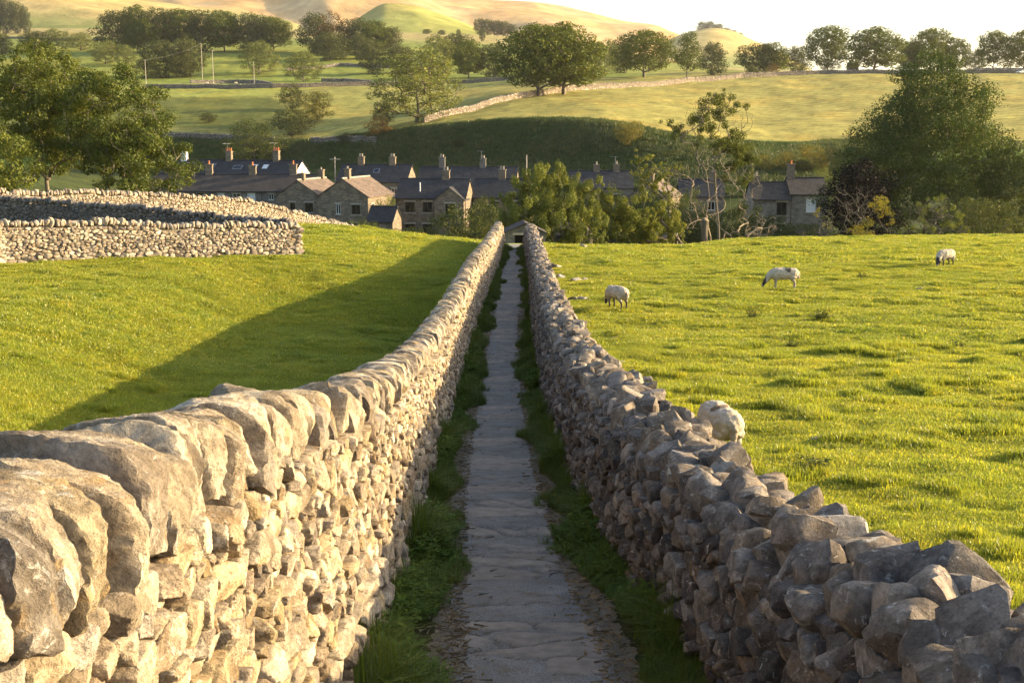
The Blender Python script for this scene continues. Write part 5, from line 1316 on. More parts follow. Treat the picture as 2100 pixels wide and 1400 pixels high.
    house(968, Y, R(-6), 7.6, 6.6, 5.1, 2.2, 'slate-roofed stone house half hidden by shrubs behind the lane end', 'stone', 'slate', chim=((3.6, 1.2, 2),), z=z, front=((2.4, 3.2, 1.1, 1.3), (5.2, 3.2, 1.1, 1.3)), pipes=(.15,))
    # right of the lane
    Y = 182; z = base(385, Y) - 5.2
    house(1168, Y, R(-4), 9.4, 7.0, 5.2, 2.3, 'slate-roofed house behind the olive bush with two chimneys', 'grey', 'slate', chim=((4.0, .9, 1), (7.0, 1.0, 1, 'stone', 1)), z=z, front=((6.6, 3.0, 1.0, 1.2), (3.2, 3.0, 1.0, 1.2)))
    gabled(1288, 160, R(-20), 5.6, 8.0, 4.6, 1.9, 'brown-roofed house between the leaning tree and the dead trees', 404, ((3.8, 2.8, 1.0, 1.2),), chim=((1.5, 1.0, 1),))
    house(1395, 165, R(-6), 6.0, 6.5, 4.8, 2.0, 'grey house mostly hidden behind the dead trees', 'grey', 'slate', z=base(402, 165) - 4.8, front=((1.2, 2.9, 1.0, 1.2, 'white'), (3.8, 2.9, 1.0, 1.2, 'white')), chim=((4.6, 1.2, 1),))
    Y = 150; z = base(408, Y) - 4.9
    house(1548, Y, R(-2), 4.6, 6.2, 4.9, 1.8, 'lower grey cottage with dark windows among the bare shrubs', 'grey', 'brownslate', z=z, front=((2.9, 2.9, 1.25, 1.6), (2.9, .4, 1.3, 1.5, 'white')), chim=((.8, .8, 1),), name='cottage')
    z = base(398, Y) - 5.4
    house(1626, Y, R(-2), 4.5, 6.6, 5.4, 1.75, 'taller grey cottage with one white sash window and tall chimney', 'grey', 'brownslate', z=z, front=((1.9, 3.2, 1.15, 1.6, 'net'),), chim=((.5, 1.7, 1),), name='cottage', pots='pot', pipes=(.05,))
    # field barn at the foot of the lane
    p = spot(1034, 84); p.z = float(T(512)) * 84
    r = empty('field_barn', p, R(3), 'tiny stone barn with a dark doorway at the end of the lane', 'barn')
    w, e_, h_, dp = 2.85, 1.12, .62, 2.8
    m = MB(); facade(m, (0, 0, 0), (1, 0, 0), w, e_, [(.72, 0, .66, 1.0)], top=(.52, e_ + h_), rev=.3); facade(m, (w, 0, 0), (0, 1, 0), dp, e_, []); facade(m, (0, dp, 0), (0, -1, 0), dp, e_, []); facade(m, (w, dp, 0), (-1, 0, 0), w, e_, [], top=(.5, e_ + h_))
    m.build('wall', HM['rubble'], r)
    MB().box((1.05, .42, .48), (.9, .04, 1.1)).build('door', HM['dark'], r); MB().box((1.05, .02, 1.08), (.95, .12, .14)).build('lintel', HM['dressed'], r)  # black panel behind the doorway: the unlit inside given as colour
    m = MB()
    for sg in (-1, 1):
        x0 = w / 2 + sg * (w / 2 + .12); pts = [(x0, -.12, e_ - .06), (w / 2 + .03, -.12, e_ + h_ + .02), (w / 2 + .03, dp + .1, e_ + h_ + .02), (x0, dp + .1, e_ - .06)]; up = [(a, b, c + .09) for a, b, c in pts]
        m.poly(up if sg < 0 else up[::-1]); m.poly(pts); m.poly([pts[0], pts[1], up[1], up[0]]); m.poly([pts[0], up[0], up[3], pts[3]])
    m.build('roof', HM['brownslate'], r)
    # shed whose sunlit end shows right of the olive bush, and a tin-roofed hut
    house(1132, 99, R(-24), 2.6, 2.6, 1.25, .7, 'small stone shed whose sunlit end shows beside the olive bush', 'rubble', 'tile', z=float(T(512)) * 99, name='stone_shed', group='sheds at the pasture edge')
    house(1308, 104, R(-18), 3.2, 2.2, .9, .5, 'low tin-roofed hut under the leaning tree', 'rubble', 'tile', z=float(T(515)) * 104, name='tin_hut', group='sheds at the pasture edge')
# ------------------------------------------------------------------ grass
def blades(rng, n, spread, h0, h1, w, lean=.5, bend=.6, tintm=.5):
    a = rng.uniform(0, 2 * math.pi, n); r = spread * np.sqrt(rng.uniform(0, 1, n)); p = np.stack([r * np.cos(a), r * np.sin(a), np.full(n, -.02)], 1)
    h = rng.uniform(h0, h1, n); az = rng.uniform(0, 2 * math.pi, n); ln = np.abs(rng.normal(0, lean, n))
    d = np.stack([np.cos(az), np.sin(az), np.zeros(n)], 1); s = np.stack([-np.sin(az), np.cos(az), np.zeros(n)], 1) * (w * rng.uniform(.7, 1.3, n))[:, None]
    mid = p + d * (h * ln * .35)[:, None]; mid[:, 2] += h * .6
    tip = p + d * (h * ln * (.35 + bend))[:, None]; tip[:, 2] += h * np.clip(1 - ln * .35, .3, 1)
    V = np.stack([p - s, p + s, mid - s * .8, mid + s * .8, tip], 1).reshape(-1, 3)
    b = np.arange(n)[:, None] * 5; F = (b[:, :, None] + np.array([[0, 1, 3], [0, 3, 2], [2, 3, 4]])[None]).reshape(-1, 3)
    return V, F, np.repeat(np.clip(rng.normal(tintm, .22, n), 0, 1), 5)
def grass_mat(name, col, dry, trans=.45, patch=.5):
    m = bpy.data.materials.new(name); m.use_nodes = True; nt = m.node_tree; nt.nodes.remove(nt.nodes['Principled BSDF']); out = nt.nodes['Material Output']
    t = attr(nt, 'tint').outputs['Fac']; oi = N(nt, 'ShaderNodeObjectInfo'); P = wpos(nt)
    r = ramp(nt, t, [(0, tuple(c * .7 for c in col)), (.55, col), (.85, tuple(c * k for c, k in zip(col, (1.5, 1.25, 1.2)))), (1, dry)])
    ob = ramp(nt, oi.outputs['Random'], [(0, (.78, .84, .9)), (.8, (1.15, 1.08, 1)), (1, (1.4, 1.1, 1))])
    c = mix(nt, 'MULTIPLY', 1.0, r.outputs[0], ob.outputs[0])
    n = noise_node(nt, P, .28, 5, .6); pr = ramp(nt, n.outputs['Fac'], [(.32, (.72, .84, .8)), (.68, (1.28, 1.12, 1.1))])
    c = mix(nt, 'MULTIPLY', patch, c, pr.outputs[0])
    d = N(nt, 'ShaderNodeBsdfDiffuse'); L(nt, c, d.inputs['Color']); tr = N(nt, 'ShaderNodeBsdfTranslucent'); L(nt, mix(nt, 'MULTIPLY', 1.0, c, (1.2, 1.15, .6)), tr.inputs['Color'])
    ms = N(nt, 'ShaderNodeMixShader'); ms.inputs[0].default_value = trans; L(nt, d.outputs[0], ms.inputs[1]); L(nt, tr.outputs[0], ms.inputs[2])
    gl = N(nt, 'ShaderNodeBsdfGlossy'); gl.inputs['Roughness'].default_value = .4
    m2 = N(nt, 'ShaderNodeMixShader'); m2.inputs[0].default_value = .03; L(nt, ms.outputs[0], m2.inputs[1]); L(nt, gl.outputs[0], m2.inputs[2])
    L(nt, m2.outputs[0], out.inputs['Surface']); return m
def scatter(name, pts, rot, scl, pick, tufts, label=None, zs=None):
    me = raw_mesh(name, pts, np.zeros((0, 3), np.int32)); n = len(pts)
    for k, v in (('rot', rot), ('scl', scl), ('zs', scl if zs is None else zs)):
        a = me.attributes.new(k, 'FLOAT', 'POINT'); a.data.foreach_set('value', np.asarray(v, np.float32))
    a = me.attributes.new('pick', 'INT', 'POINT'); a.data.foreach_set('value', np.asarray(pick, np.int32))
    o = bpy.data.objects.new(name, me); COL.objects.link(o); tag(o, label, None, None, 'stuff')
    ng = bpy.data.node_groups.new(name + '_scatter', 'GeometryNodeTree'); ng.interface.new_socket('Geometry', in_out='INPUT', socket_type='NodeSocketGeometry'); ng.interface.new_socket('Geometry', in_out='OUTPUT', socket_type='NodeSocketGeometry')
    gi = ng.nodes.new('NodeGroupInput'); go = ng.nodes.new('NodeGroupOutput'); jn = ng.nodes.new('GeometryNodeJoinGeometry')
    def na(k, t):
        q = ng.nodes.new('GeometryNodeInputNamedAttribute'); q.data_type = t; q.inputs['Name'].default_value = k; return q.outputs[0]
    cx = ng.nodes.new('ShaderNodeCombineXYZ'); ng.links.new(na('rot', 'FLOAT'), cx.inputs['Z'])
    sx = ng.nodes.new('ShaderNodeCombineXYZ'); s_ = na('scl', 'FLOAT'); ng.links.new(s_, sx.inputs['X']); ng.links.new(s_, sx.inputs['Y']); ng.links.new(na('zs', 'FLOAT'), sx.inputs['Z'])
    for i, t in enumerate(tufts):
        oi = ng.nodes.new('GeometryNodeObjectInfo'); oi.inputs['Object'].default_value = t; oi.inputs['As Instance'].default_value = True; oi.transform_space = 'ORIGINAL'
        ip = ng.nodes.new('GeometryNodeInstanceOnPoints'); cp = ng.nodes.new('FunctionNodeCompare'); cp.data_type = 'INT'; cp.operation = 'EQUAL'
        ng.links.new(na('pick', 'INT'), cp.inputs[2]); cp.inputs[3].default_value = i
        ng.links.new(gi.outputs[0], ip.inputs['Points']); ng.links.new(cp.outputs[0], ip.inputs['Selection']); ng.links.new(oi.outputs['Geometry'], ip.inputs['Instance'])
        ng.links.new(cx.outputs[0], ip.inputs['Rotation']); ng.links.new(sx.outputs[0], ip.inputs['Scale']); ng.links.new(ip.outputs[0], jn.inputs[0])
    ng.links.new(jn.outputs[0], go.inputs[0]); md = o.modifiers.new('scatter', 'NODES'); md.node_group = ng
    return o
def herb_mesh(rng, n=9, h=.28, ls=.05):
    """a leafy weed: stems with paired leaves"""
    V, F, Tn = [], [], []
    for i in range(n):
        a = rng.uniform(0, 6.28); r = rng.uniform(0, .13); b = np.array([r * math.cos(a), r * math.sin(a), -.02]); hh = h * rng.uniform(.5, 1.15)
        d = np.array([math.cos(a) * .35 + rng.normal(0, .15), math.sin(a) * .35 + rng.normal(0, .15), 1.0]); d /= np.linalg.norm(d)
        for k in range(5):
            c = b + d * hh * (k + 1.2) / 6; az = rng.uniform(0, 6.28)
            for q in range(3):
                t = az + q * 2.1; e = np.array([math.cos(t), math.sin(t), rng.uniform(-.2, .5)]); e /= np.linalg.norm(e); s = np.cross(e, [0, 0, 1]); l = ls * rng.uniform(.6, 1.3)
                j = len(V); V += [c, c + e * l * .5 + s * l * .36, c + e * l, c + e * l * .5 - s * l * .36]; F += [(j, j + 1, j + 2), (j, j + 2, j + 3)]; Tn += [rng.uniform(.2, .8)] * 4
        s = np.array([.003, 0, 0]); j = len(V); V += [b - s, b + s, b + d * hh]; F.append((j, j + 1, j + 2)); Tn += [.4] * 3
    return np.array(V), np.array(F), np.array(Tn)
def build_grass():
    rng = np.random.default_rng(77)
    GM = grass_mat('pasture_grass', (.295, .348, .044), (.46, .41, .15), .5); VM = grass_mat('verge_grass', (.10, .15, .024), (.22, .19, .07), patch=.3); HM_ = leaf('herb')
    def proto(name, data, mat, xy, sc=1.0):
        V, F, t = data; o = obj(name, raw_mesh(name, V, F, attrs={'tint': t}), mat); o.location = (xy[0], xy[1], gz(*xy)); o.scale = (sc,) * 3
        return tag(o, kind='stuff')
    fine = [proto('grass_tuft', blades(rng, 46, .15, .035, .085, .0042, .5), GM, (4.2, 12.1)), proto('grass_tuft', blades(rng, 46, .16, .04, .095, .0042, .6), GM, (5.3, 13.4)), proto('grass_tuft', blades(rng, 40, .11, .05, .14, .0048, .6, tintm=.42), GM, (6.1, 14.2))]
    wide = [proto('grass_tuft', blades(rng, 60, .34, .05, .12, .010, .5), GM, (9.2, 40)), proto('grass_tuft', blades(rng, 60, .32, .06, .13, .010, .6), GM, (10.2, 42)), proto('grass_tuft', blades(rng, 54, .24, .07, .18, .010, .6, tintm=.4), GM, (11.2, 44))]
    def field(n, y0, y1, side):
        # even over the visible wedge: x = u*y
        y = np.sqrt(rng.uniform(y0 ** 2, y1 ** 2, n)); u = rng.uniform(-.50, .50, n) if side is None else rng.uniform(0, .5, n) * side
        x = u * y; k = np.where(x > 0, x > ridge_r(y) + .40, x < ridge_l(y) - .38); k &= (np.abs(x) > 1.0) | (y > 76)
        return x[k], y[k]
    for nm, n, y0, y1, tf, sc in (('grass', 50000, 4, 15, fine, .95), ('grass', 130000, 15, 34, fine, 1.35), ('grass', 110000, 34, 62, wide, 1.0), ('grass', 90000, 62, 104, wide, 1.35)):
        x, y = field(n, y0, y1, None)
        c = fbm(x * 1.3, y * 1.7, seed=31, oct=3); c2 = fbm(x * .22, y * .22, seed=37, oct=3)
        tall = sstep(.35, .9, c)
        s = sc * rng.uniform(.75, 1.25, len(x)); zs = s * (.62 + .18 * c2 + .85 * tall * rng.uniform(.4, 1.2, len(x))) * (1 if y0 < 30 else .75)
        pick = np.where(tall > .55, 2, rng.integers(0, 2, len(x)))
        scatter(nm, np.stack([x, y, ground(x, y)], 1), rng.uniform(0, 6.28, len(x)), s, pick, tf, 'short bright green pasture grass', np.maximum(zs, .35))
    # verges between the lane and its walls
    vt = [proto('verge_tuft', blades(rng, 60, .10, .10, .26, .0032, .55, .7), VM, (-.72, 9.6)), proto('verge_tuft', blades(rng, 70, .12, .16, .40, .0036, .6, .8), VM, (.86, 10.2)),
          proto('verge_weed', herb_mesh(rng, 10, .26, .05), HM_, (-.78, 7.9)), proto('verge_weed', herb_mesh(rng, 8, .36, .042), HM_, (-.80, 9.9))]
    n = 15000; y = 3.5 + 72 * rng.uniform(0, 1, n) ** 1.7; sd = rng.choice([-1, 1], n)
    foot = np.where(sd < 0, ridge_l(y) + .40, ridge_r(y) - .42); band = np.where(sd < 0, .60, .57) * (.75 + .5 * vnoise(y * .9, sd * 5.0, seed=8)); w = np.abs(rng.beta(1.1, 1.45, n)) * band
    x = foot - sd * (w - .06); s = (1.1 - 1.1 * w / (band + .05)) * .75 + .35; s *= (.8 + .55 * np.clip(vnoise(y * 1.4, sd * 9.0, seed=12), -.6, 1)) * rng.uniform(.75, 1.25, n)
    s *= np.where(y > 25, 1.15, 1.0); weedy = vnoise(y * .55, sd * 3.0 + 1, seed=21) + np.where(sd < 0, .25, -.25) + np.where(y < 12, .15, -.25)
    pick = np.where((rng.random(n) < .55) & (weedy > -.05), rng.integers(2, 4, n), np.where(rng.random(n) < .55, 0, 1))
    scatter('verge_grass', np.stack([x, y, lane_z(y) - .01], 1), rng.uniform(0, 6.28, n), np.maximum(s, .35), pick, vt, 'dark grass and weeds between the lane and its walls')
    # rough grass on the valley bank, so that the slope has a nap
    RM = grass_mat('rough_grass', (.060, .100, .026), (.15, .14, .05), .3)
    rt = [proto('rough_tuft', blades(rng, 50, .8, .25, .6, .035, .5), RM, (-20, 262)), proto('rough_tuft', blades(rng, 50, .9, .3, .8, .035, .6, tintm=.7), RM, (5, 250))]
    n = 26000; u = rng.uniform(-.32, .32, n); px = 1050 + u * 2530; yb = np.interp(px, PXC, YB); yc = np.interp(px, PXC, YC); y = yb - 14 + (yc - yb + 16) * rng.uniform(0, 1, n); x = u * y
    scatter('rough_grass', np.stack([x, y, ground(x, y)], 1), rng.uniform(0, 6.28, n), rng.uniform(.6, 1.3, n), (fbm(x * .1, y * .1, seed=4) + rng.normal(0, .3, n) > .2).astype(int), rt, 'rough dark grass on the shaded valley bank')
# ------------------------------------------------------------------ sheep
def sheep_mesh(turn=0.0, seed=1, lod=.022):
    """grazing sheep, nose to +X, feet at z=0; one continuous body"""
    m = MB(); T_ = m.tube
    T_([(-.56, 0, .56), (-.52, 0, .57), (-.42, 0, .57), (-.22, 0, .555), (0, 0, .55), (.20, 0, .555), (.36, 0, .57), (.47, 0, .56), (.53, 0, .54)],
       [(.04, .05), (.135, .13), (.20, .195), (.232, .225), (.245, .235), (.235, .23), (.20, .205), (.14, .15), (.06, .07)], 18)
    t = turn
    T_([(.36, 0, .60), (.50, .03 * t, .54), (.63, .08 * t, .40), (.72, .13 * t, .27)], [(.155, .17), (.13, .14), (.10, .10), (.072, .08)], 14)
    T_([(.66, .10 * t, .32), (.73, .14 * t, .25), (.79, .17 * t, .15), (.825, .19 * t, .065), (.835, .195 * t, .035)], [(.06, .07), (.080, .085), (.062, .066), (.047, .047), (.026, .028)], 12)
    for s in (-1, 1):
        T_([(.69, .12 * t + s * .06, .29), (.665, .12 * t + s * .135, .275), (.655, .12 * t + s * .185, .25)], [(.03, .022), (.042, .022), (.012, .012)], 8)
        T_([(.30, s * .115, .42), (.315, s * .115, .30), (.30, s * .11, .17), (.305, s * .11, .05), (.325, s * .11, .0)], [.075, .048, .035, .032, .040], 10)
        T_([(-.36, s * .125, .46), (-.33, s * .13, .34), (-.435, s * .12, .20), (-.42, s * .115, .05), (-.395, s * .115, .0)], [.115, .075, .038, .033, .042], 10)
    T_([(-.53, 0, .62), (-.585, 0, .52), (-.575, 0, .36)], [.05, .045, .022], 8)
    me = raw_mesh('sheep', np.array(m.V, float), m.F); o = bpy.data.objects.new('sheep', me); COL.objects.link(o)
    md = o.modifiers.new('r', 'REMESH'); md.mode = 'VOXEL'; md.voxel_size = lod; md.use_smooth_shade = True
    sm = o.modifiers.new('s', 'SMOOTH'); sm.factor = .5; sm.iterations = 4
    dg = bpy.context.evaluated_depsgraph_get(); ev = o.evaluated_get(dg); src = ev.to_mesh()
    V = np.empty(len(src.vertices) * 3); src.vertices.foreach_get('co', V); V = V.reshape(-1, 3)
    Nn = np.empty(len(src.vertices) * 3); src.vertices.foreach_get('normal', Nn); Nn = Nn.reshape(-1, 3); F = [tuple(p.vertices) for p in src.polygons]
    ev.to_mesh_clear(); COL.objects.unlink(o); bpy.data.objects.remove(o)
    x, y, z = V.T
    wool = sstep(.33, .42, z + .10 * sstep(.2, .3, np.abs(x))) * (1 - sstep(.66, .72, x)); wool = np.clip(np.maximum(wool, (x > .44) * (x < .66) * 1.0), 0, 1)
    nz = fbm(x * 16, y * 16, z * 16, seed=seed, oct=2); nz2 = fbm(x * 45, y * 45, z * 45, seed=seed + 4, oct=2)
    V = V + Nn * (wool * (.016 + .020 * nz + .010 * nz2))[:, None]
    return V, F, wool
def sheep_colour(V, wool, patch, mark, seed, legs=(.05, .045, .04), face=(.035, .03, .028)):
    x, y, z = V.T; n = fbm(x * 9, y * 9, z * 9, seed=seed, oct=3)
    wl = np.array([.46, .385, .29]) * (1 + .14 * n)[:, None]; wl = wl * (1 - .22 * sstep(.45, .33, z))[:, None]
    C = wl * wool[:, None] + np.array(legs) * (1 - wool)[:, None]
    hd = sstep(.68, .725, x)[:, None]; muz = (sstep(.80, .82, x) * (1 - sstep(.10, .16, z)))[:, None]
    fc = np.array(face) * (1 - muz) + np.array([.30, .27, .24]) * muz; C = C * (1 - hd) + fc * hd
    d = np.sqrt(((x - mark[0]) / mark[2]) ** 2 + (np.maximum(.80 - z, 0) / mark[3]) ** 2) + .25 * n
    w = (sstep(1.1, .7, d) * (z > .55))[:, None]; C = C * (1 - w) + np.array(patch) * w
    tl = (sstep(-.545, -.57, x) * sstep(.62, .58, z))[:, None] * .5; C = C * (1 - tl) + np.array([.22, .17, .11]) * tl
    return C
PALE_LEG = (.40, .33, .25)
def flock():
    m, nt, b = nodemat('fleece'); tc = N(nt, 'ShaderNodeTexCoord'); n = noise_node(nt, tc.outputs['Object'], 38, 5, .7)
    r = ramp(nt, n.outputs['Fac'], [(.3, g(.8)), (.7, g(1.15))]); L(nt, mix(nt, 'MULTIPLY', 1.0, attr(nt, 'coat').outputs['Color'], r.outputs[0]), b.inputs['Base Color'])
    b.inputs['Roughness'].default_value = 1; b.inputs['Specular IOR Level'].default_value = .05; bump(nt, b, n.outputs['Fac'], .8, .02)
    b.inputs['Sheen Weight'].default_value = .15
    A = sheep_mesh(0.3, 1); B = sheep_mesh(-.6, 2); D = sheep_mesh(.8, 3)
    for (V, F, w), px, py, Y, yaw, patch, mark, sc, lab in (
        (B, 1265, 627, 44, R(122), (.30, .26, .21), (-.1, .1, .16, .08), 1.0, 'sheep grazing with its rump to the camera, nearest the lane'),
        (A, 1606, 603, 50, R(176), (.05, .045, .04), (-.14, 0, .15, .13), 1.05, 'sheep grazing side-on, with a dark patch on its back'),
        (D, 1938, 552, 60, R(214), (.30, .26, .21), (-.1, 0, .14, .12), 1.03, 'dark-faced sheep farthest up the pasture on the right'),
        (A, 1474, 946, 16.8, R(101), (.17, .105, .055), (-.12, 0, .10, .10), .95, 'cream sheep seen from behind over the right lane wall')):
        x = U(px, py) * Y; o = obj('sheep', raw_mesh('sheep', V, F, smooth=True, attrs={'coat': sheep_colour(V, w, patch, mark, int(px), legs=PALE_LEG if px == 1606 else (.05, .045, .04))}), m)
        o.location = (x, Y, gz(x, Y) + .05); o.rotation_euler = (0, 0, yaw); o.scale = (sc,) * 3
        tag(o, lab, 'sheep', 'sheep grazing in the right pasture')
    Vl, Fl, wl = sheep_mesh(.2, 5, .05); me = raw_mesh('sheep', Vl, Fl, smooth=True, attrs={'coat': sheep_colour(Vl, wl, (.3, .27, .2), (0, 0, .1, .1), 5)}); me.materials.append(m)
    for i, (px, py) in enumerate(((392, 165), (424, 163), (437, 159), (455, 165), (483, 163))):
        Y = 497; o = bpy.data.objects.new('sheep', me); COL.objects.link(o); x = U(px, py) * Y; o.location = (x, Y, gz(x, Y)); o.rotation_euler = (0, 0, 2.8 + i); o.scale = (1.25,) * 3
        tag(o, 'tiny pale sheep on the far field above the long wall', 'sheep', 'distant sheep')

# ------------------------------------------------------------------ loose stones, weeds, poles, car
def loose():
    rng = np.random.default_rng(5)
    for px, py, Y, s, lab in ((1327, 763, 26.5, (.17, .15, .13), 'grey boulder in the grass beside the right wall'), (1196, 478 + 30, 76, (.34, .2, .12), 'grey flat stone at the top of the right pasture'),
        (1182, 565, 56, (.30, .2, .10), 'pale stone in the grass, nearest of the line by the wall'), (1200, 563, 56.5, (.16, .14, .07), 'small pale stone beside the larger pale one by the wall'),
        (1140, 543, 63, (.35, .3, .10), 'pale flat stone close against the far right wall'), (1152, 561, 57.5, (.25, .2, .06), 'thin pale stone lying at the right wall foot'),
        (1175, 597, 48, (.28, .22, .06), 'low cluster stone sunk in the grass by the wall'), (1197, 598, 48, (.26, .22, .07), 'flat stone sunk in the grass left of the nearest sheep'),
        (1263, 671, 36, (.17, .13, .06), 'small brown stone below the nearest sheep'), (1157, 623, 43, (.22, .2, .14), 'rough stone fallen from the right wall'), (1885, 596, 50, (.14, .11, .06), 'small pale stone below the farthest sheep'),
        (1683, 884, 18.5, (.12, .10, .045), 'small brown stone in the grass right of the sheep behind the wall'), (1268, 717, 30.5, (.16, .12, .03), 'half-buried pale stone near the right wall')):
        x = U(px, py) * Y; H = np.array([s]); PN, PH = chunk_shapes(rng, 1, H, .6, .95); V, F, M = rocks(np.zeros((1, 3)), np.eye(3)[None], H, PN, PH, 9, rng, p=16, amp=.08)
        o = obj('field_stone', raw_mesh('field_stone', V, F, smooth=True, attrs={'tint': np.tile(np.array([[.42, .39, .34]]) if 'pale' in lab else np.array([[.26, .235, .215]]), (len(V), 1))}), M_R)
        o.location = (x, Y, gz(x, Y) + s[2] * .45); o.rotation_euler = (0, 0, rng.uniform(0, 3)); tag(o, lab, 'stone', 'loose stones in the right pasture')
    o = obj('litter', raw_mesh('litter', *(lambda q: (q[0], q[1]))(rocks(np.zeros((1, 3)), np.eye(3)[None], np.array([[.07, .05, .035]]), *chunk_shapes(rng, 1, np.array([[.07, .05, .035]])), 5, rng, p=14)), smooth=True), plain('pale_scrap', (.6, .6, .58), .8))
    o.location = (U(1001, 631) * 46.5, 46.5, float(lane_z(46.5)) + .06); tag(o, 'small pale stone at the left edge of the lane far down', 'stone')
    HMt = leaf('dusky')
    for px, py, Y, sc, lab in ((1665, 950, 15.5, 1.5, 'dark thistle tuft in the pasture right of the wall sheep'), (1686, 645, 40, 2.2, 'low thistle patch below the side-on sheep'), (1545, 637, 41, 1.8, 'thistle patch between the two left sheep'),
        (1625, 690, 34, 1.5, 'small thistle tuft in the middle of the right pasture'), (1768, 572, 55, 2.0, 'thistle clump in the upper pasture between two sheep'), (1965, 705, 33, 1.6, 'thistle tuft in the pasture near the right edge'), (462, 742, 24, 1.3, 'dark weed tuft in the shadow of the left field')):
        x = U(px, py) * Y; V, F, t = herb_mesh(rng, 12, .24, .06); a = blades(rng, 30, .13, .12, .3, .006); V2 = np.concatenate([V, a[0]]); F2 = np.concatenate([F, a[1] + len(V)]); t2 = np.concatenate([t, a[2]])
        o = obj('thistle', raw_mesh('thistle', V2, F2, attrs={'tint': t2}), HMt); o.location = (x, Y, gz(x, Y)); o.scale = (sc * .85, sc * .85, sc * .7); tag(o, lab, 'thistle', 'thistles in the pasture')
    pole = plain('weathered_pole', (.42, .36, .28), .9, var=.2); wirem = plain('dark_wire', (.12, .12, .12), .6)
    tops = {}
    for px, b, tp, Y, lab, cr in ((1080, 362, 318, 198, 'thin pale pole standing behind the olive bush', 0), (686, 366, 322, 190, 'pole with a short arm behind the brown-roofed houses', 1), (421, 117, 89, 520, 'utility pole among the dark trees, left of the pair', 1),
        (443, 138, 102, 490, 'utility pole in the bright field, right of the pair', 1), (306, 163, 122, 470, 'utility pole beside the dark tree on the left', 1), (526, 158, 127, 478, 'short pale pole at the bend of the far wall', 0)):
        v = spot(px, Y); zt = float(T(tp)) * Y; h = zt - v.z; o = empty('utility_pole', v, 0, lab, 'pole', 'poles across the valley'); w = .11 if Y < 250 else .14
        MB().tube([(0, 0, -.5), (0, 0, h)], [w, w * .75], 8).build('post', pole, o)
        if cr: MB().box((0, 0, h - .35), (1.6, .12, .12)).build('cross_arm', pole, o)
        tops[px] = v + Vector((0, 0, h - .25))
    for a, b, lab in ((421, 306, 'thin wire sagging between the two left utility poles'),):
        A, B = tops[a], tops[b]; pts = [A.lerp(B, t / 14) - Vector((0, 0, 1.0 * 4 * (t / 14) * (1 - t / 14))) for t in range(15)]
        tag(MB().tube(pts, .022, 5).build('overhead_wire', wirem), lab, 'wire')
    # car on the road in the top right corner
    Y = 452; v = spot(2086, Y); v.z = float(T(151)) * Y
    car = empty('parked_car', v, R(200), 'small pale car on the road in the top right corner', 'car')
    pm, nt, b = nodemat('car_paint'); b.inputs['Base Color'].default_value = (.6, .62, .64, 1); b.inputs['Roughness'].default_value = .25; b.inputs['Metallic'].default_value = .3
    s = MB(); prof = [(-2.0, .3), (2.0, .3), (2.05, .6), (1.9, .78), (1.0, .88), (.4, 1.38), (-1.1, 1.42), (-1.8, .95), (-2.05, .85)]
    for sg in (-1, 1): s.poly([(x, sg * .82, z) for x, z in (prof if sg < 0 else prof[::-1])])
    for i in range(len(prof)): a, c = prof[i], prof[(i + 1) % len(prof)]; s.poly([(a[0], .82, a[1]), (c[0], .82, c[1]), (c[0], -.82, c[1]), (a[0], -.82, a[1])])
    s.build('body', pm, car); gl = HM['glass']
    for sg in (-1, 1): MB().poly([(x, sg * .824, z) for x, z in ((.85, .92), (.36, 1.3), (-1.05, 1.34), (-1.55, .95))]).build('window', gl, car)
    MB().poly([(1.03, -.7, .89), (1.03, .7, .89), (.43, .62, 1.37), (.43, -.62, 1.37)]).build('windscreen', gl, car)
    for x in (-1.25, 1.3):
        for sg in (-1, 1):
            w = MB().tube([(x, sg * .68, .31), (x, sg * .86, .31)], .31, 14).build('wheel', HM['metal'], car); MB().tube([(x, sg * .84, .31), (x, sg * .875, .31)], .17, 10).build('rim', HM['steel'], w)
    # farmhouse between the skyline trees
    Y = 545; z = float(T(134)) * Y - 3.4
    house(1732, Y, R(-8), 4.5, 6, 3.0, 1.5, 'grey farmhouse glimpsed between two skyline trees', 'grey', 'slate', z=z, name='farmhouse', group=None, chim=((1.0, 1.0, 1),), front=((1, 1.4, .9, 1.1), (2.8, 1.4, .9, 1.1)))

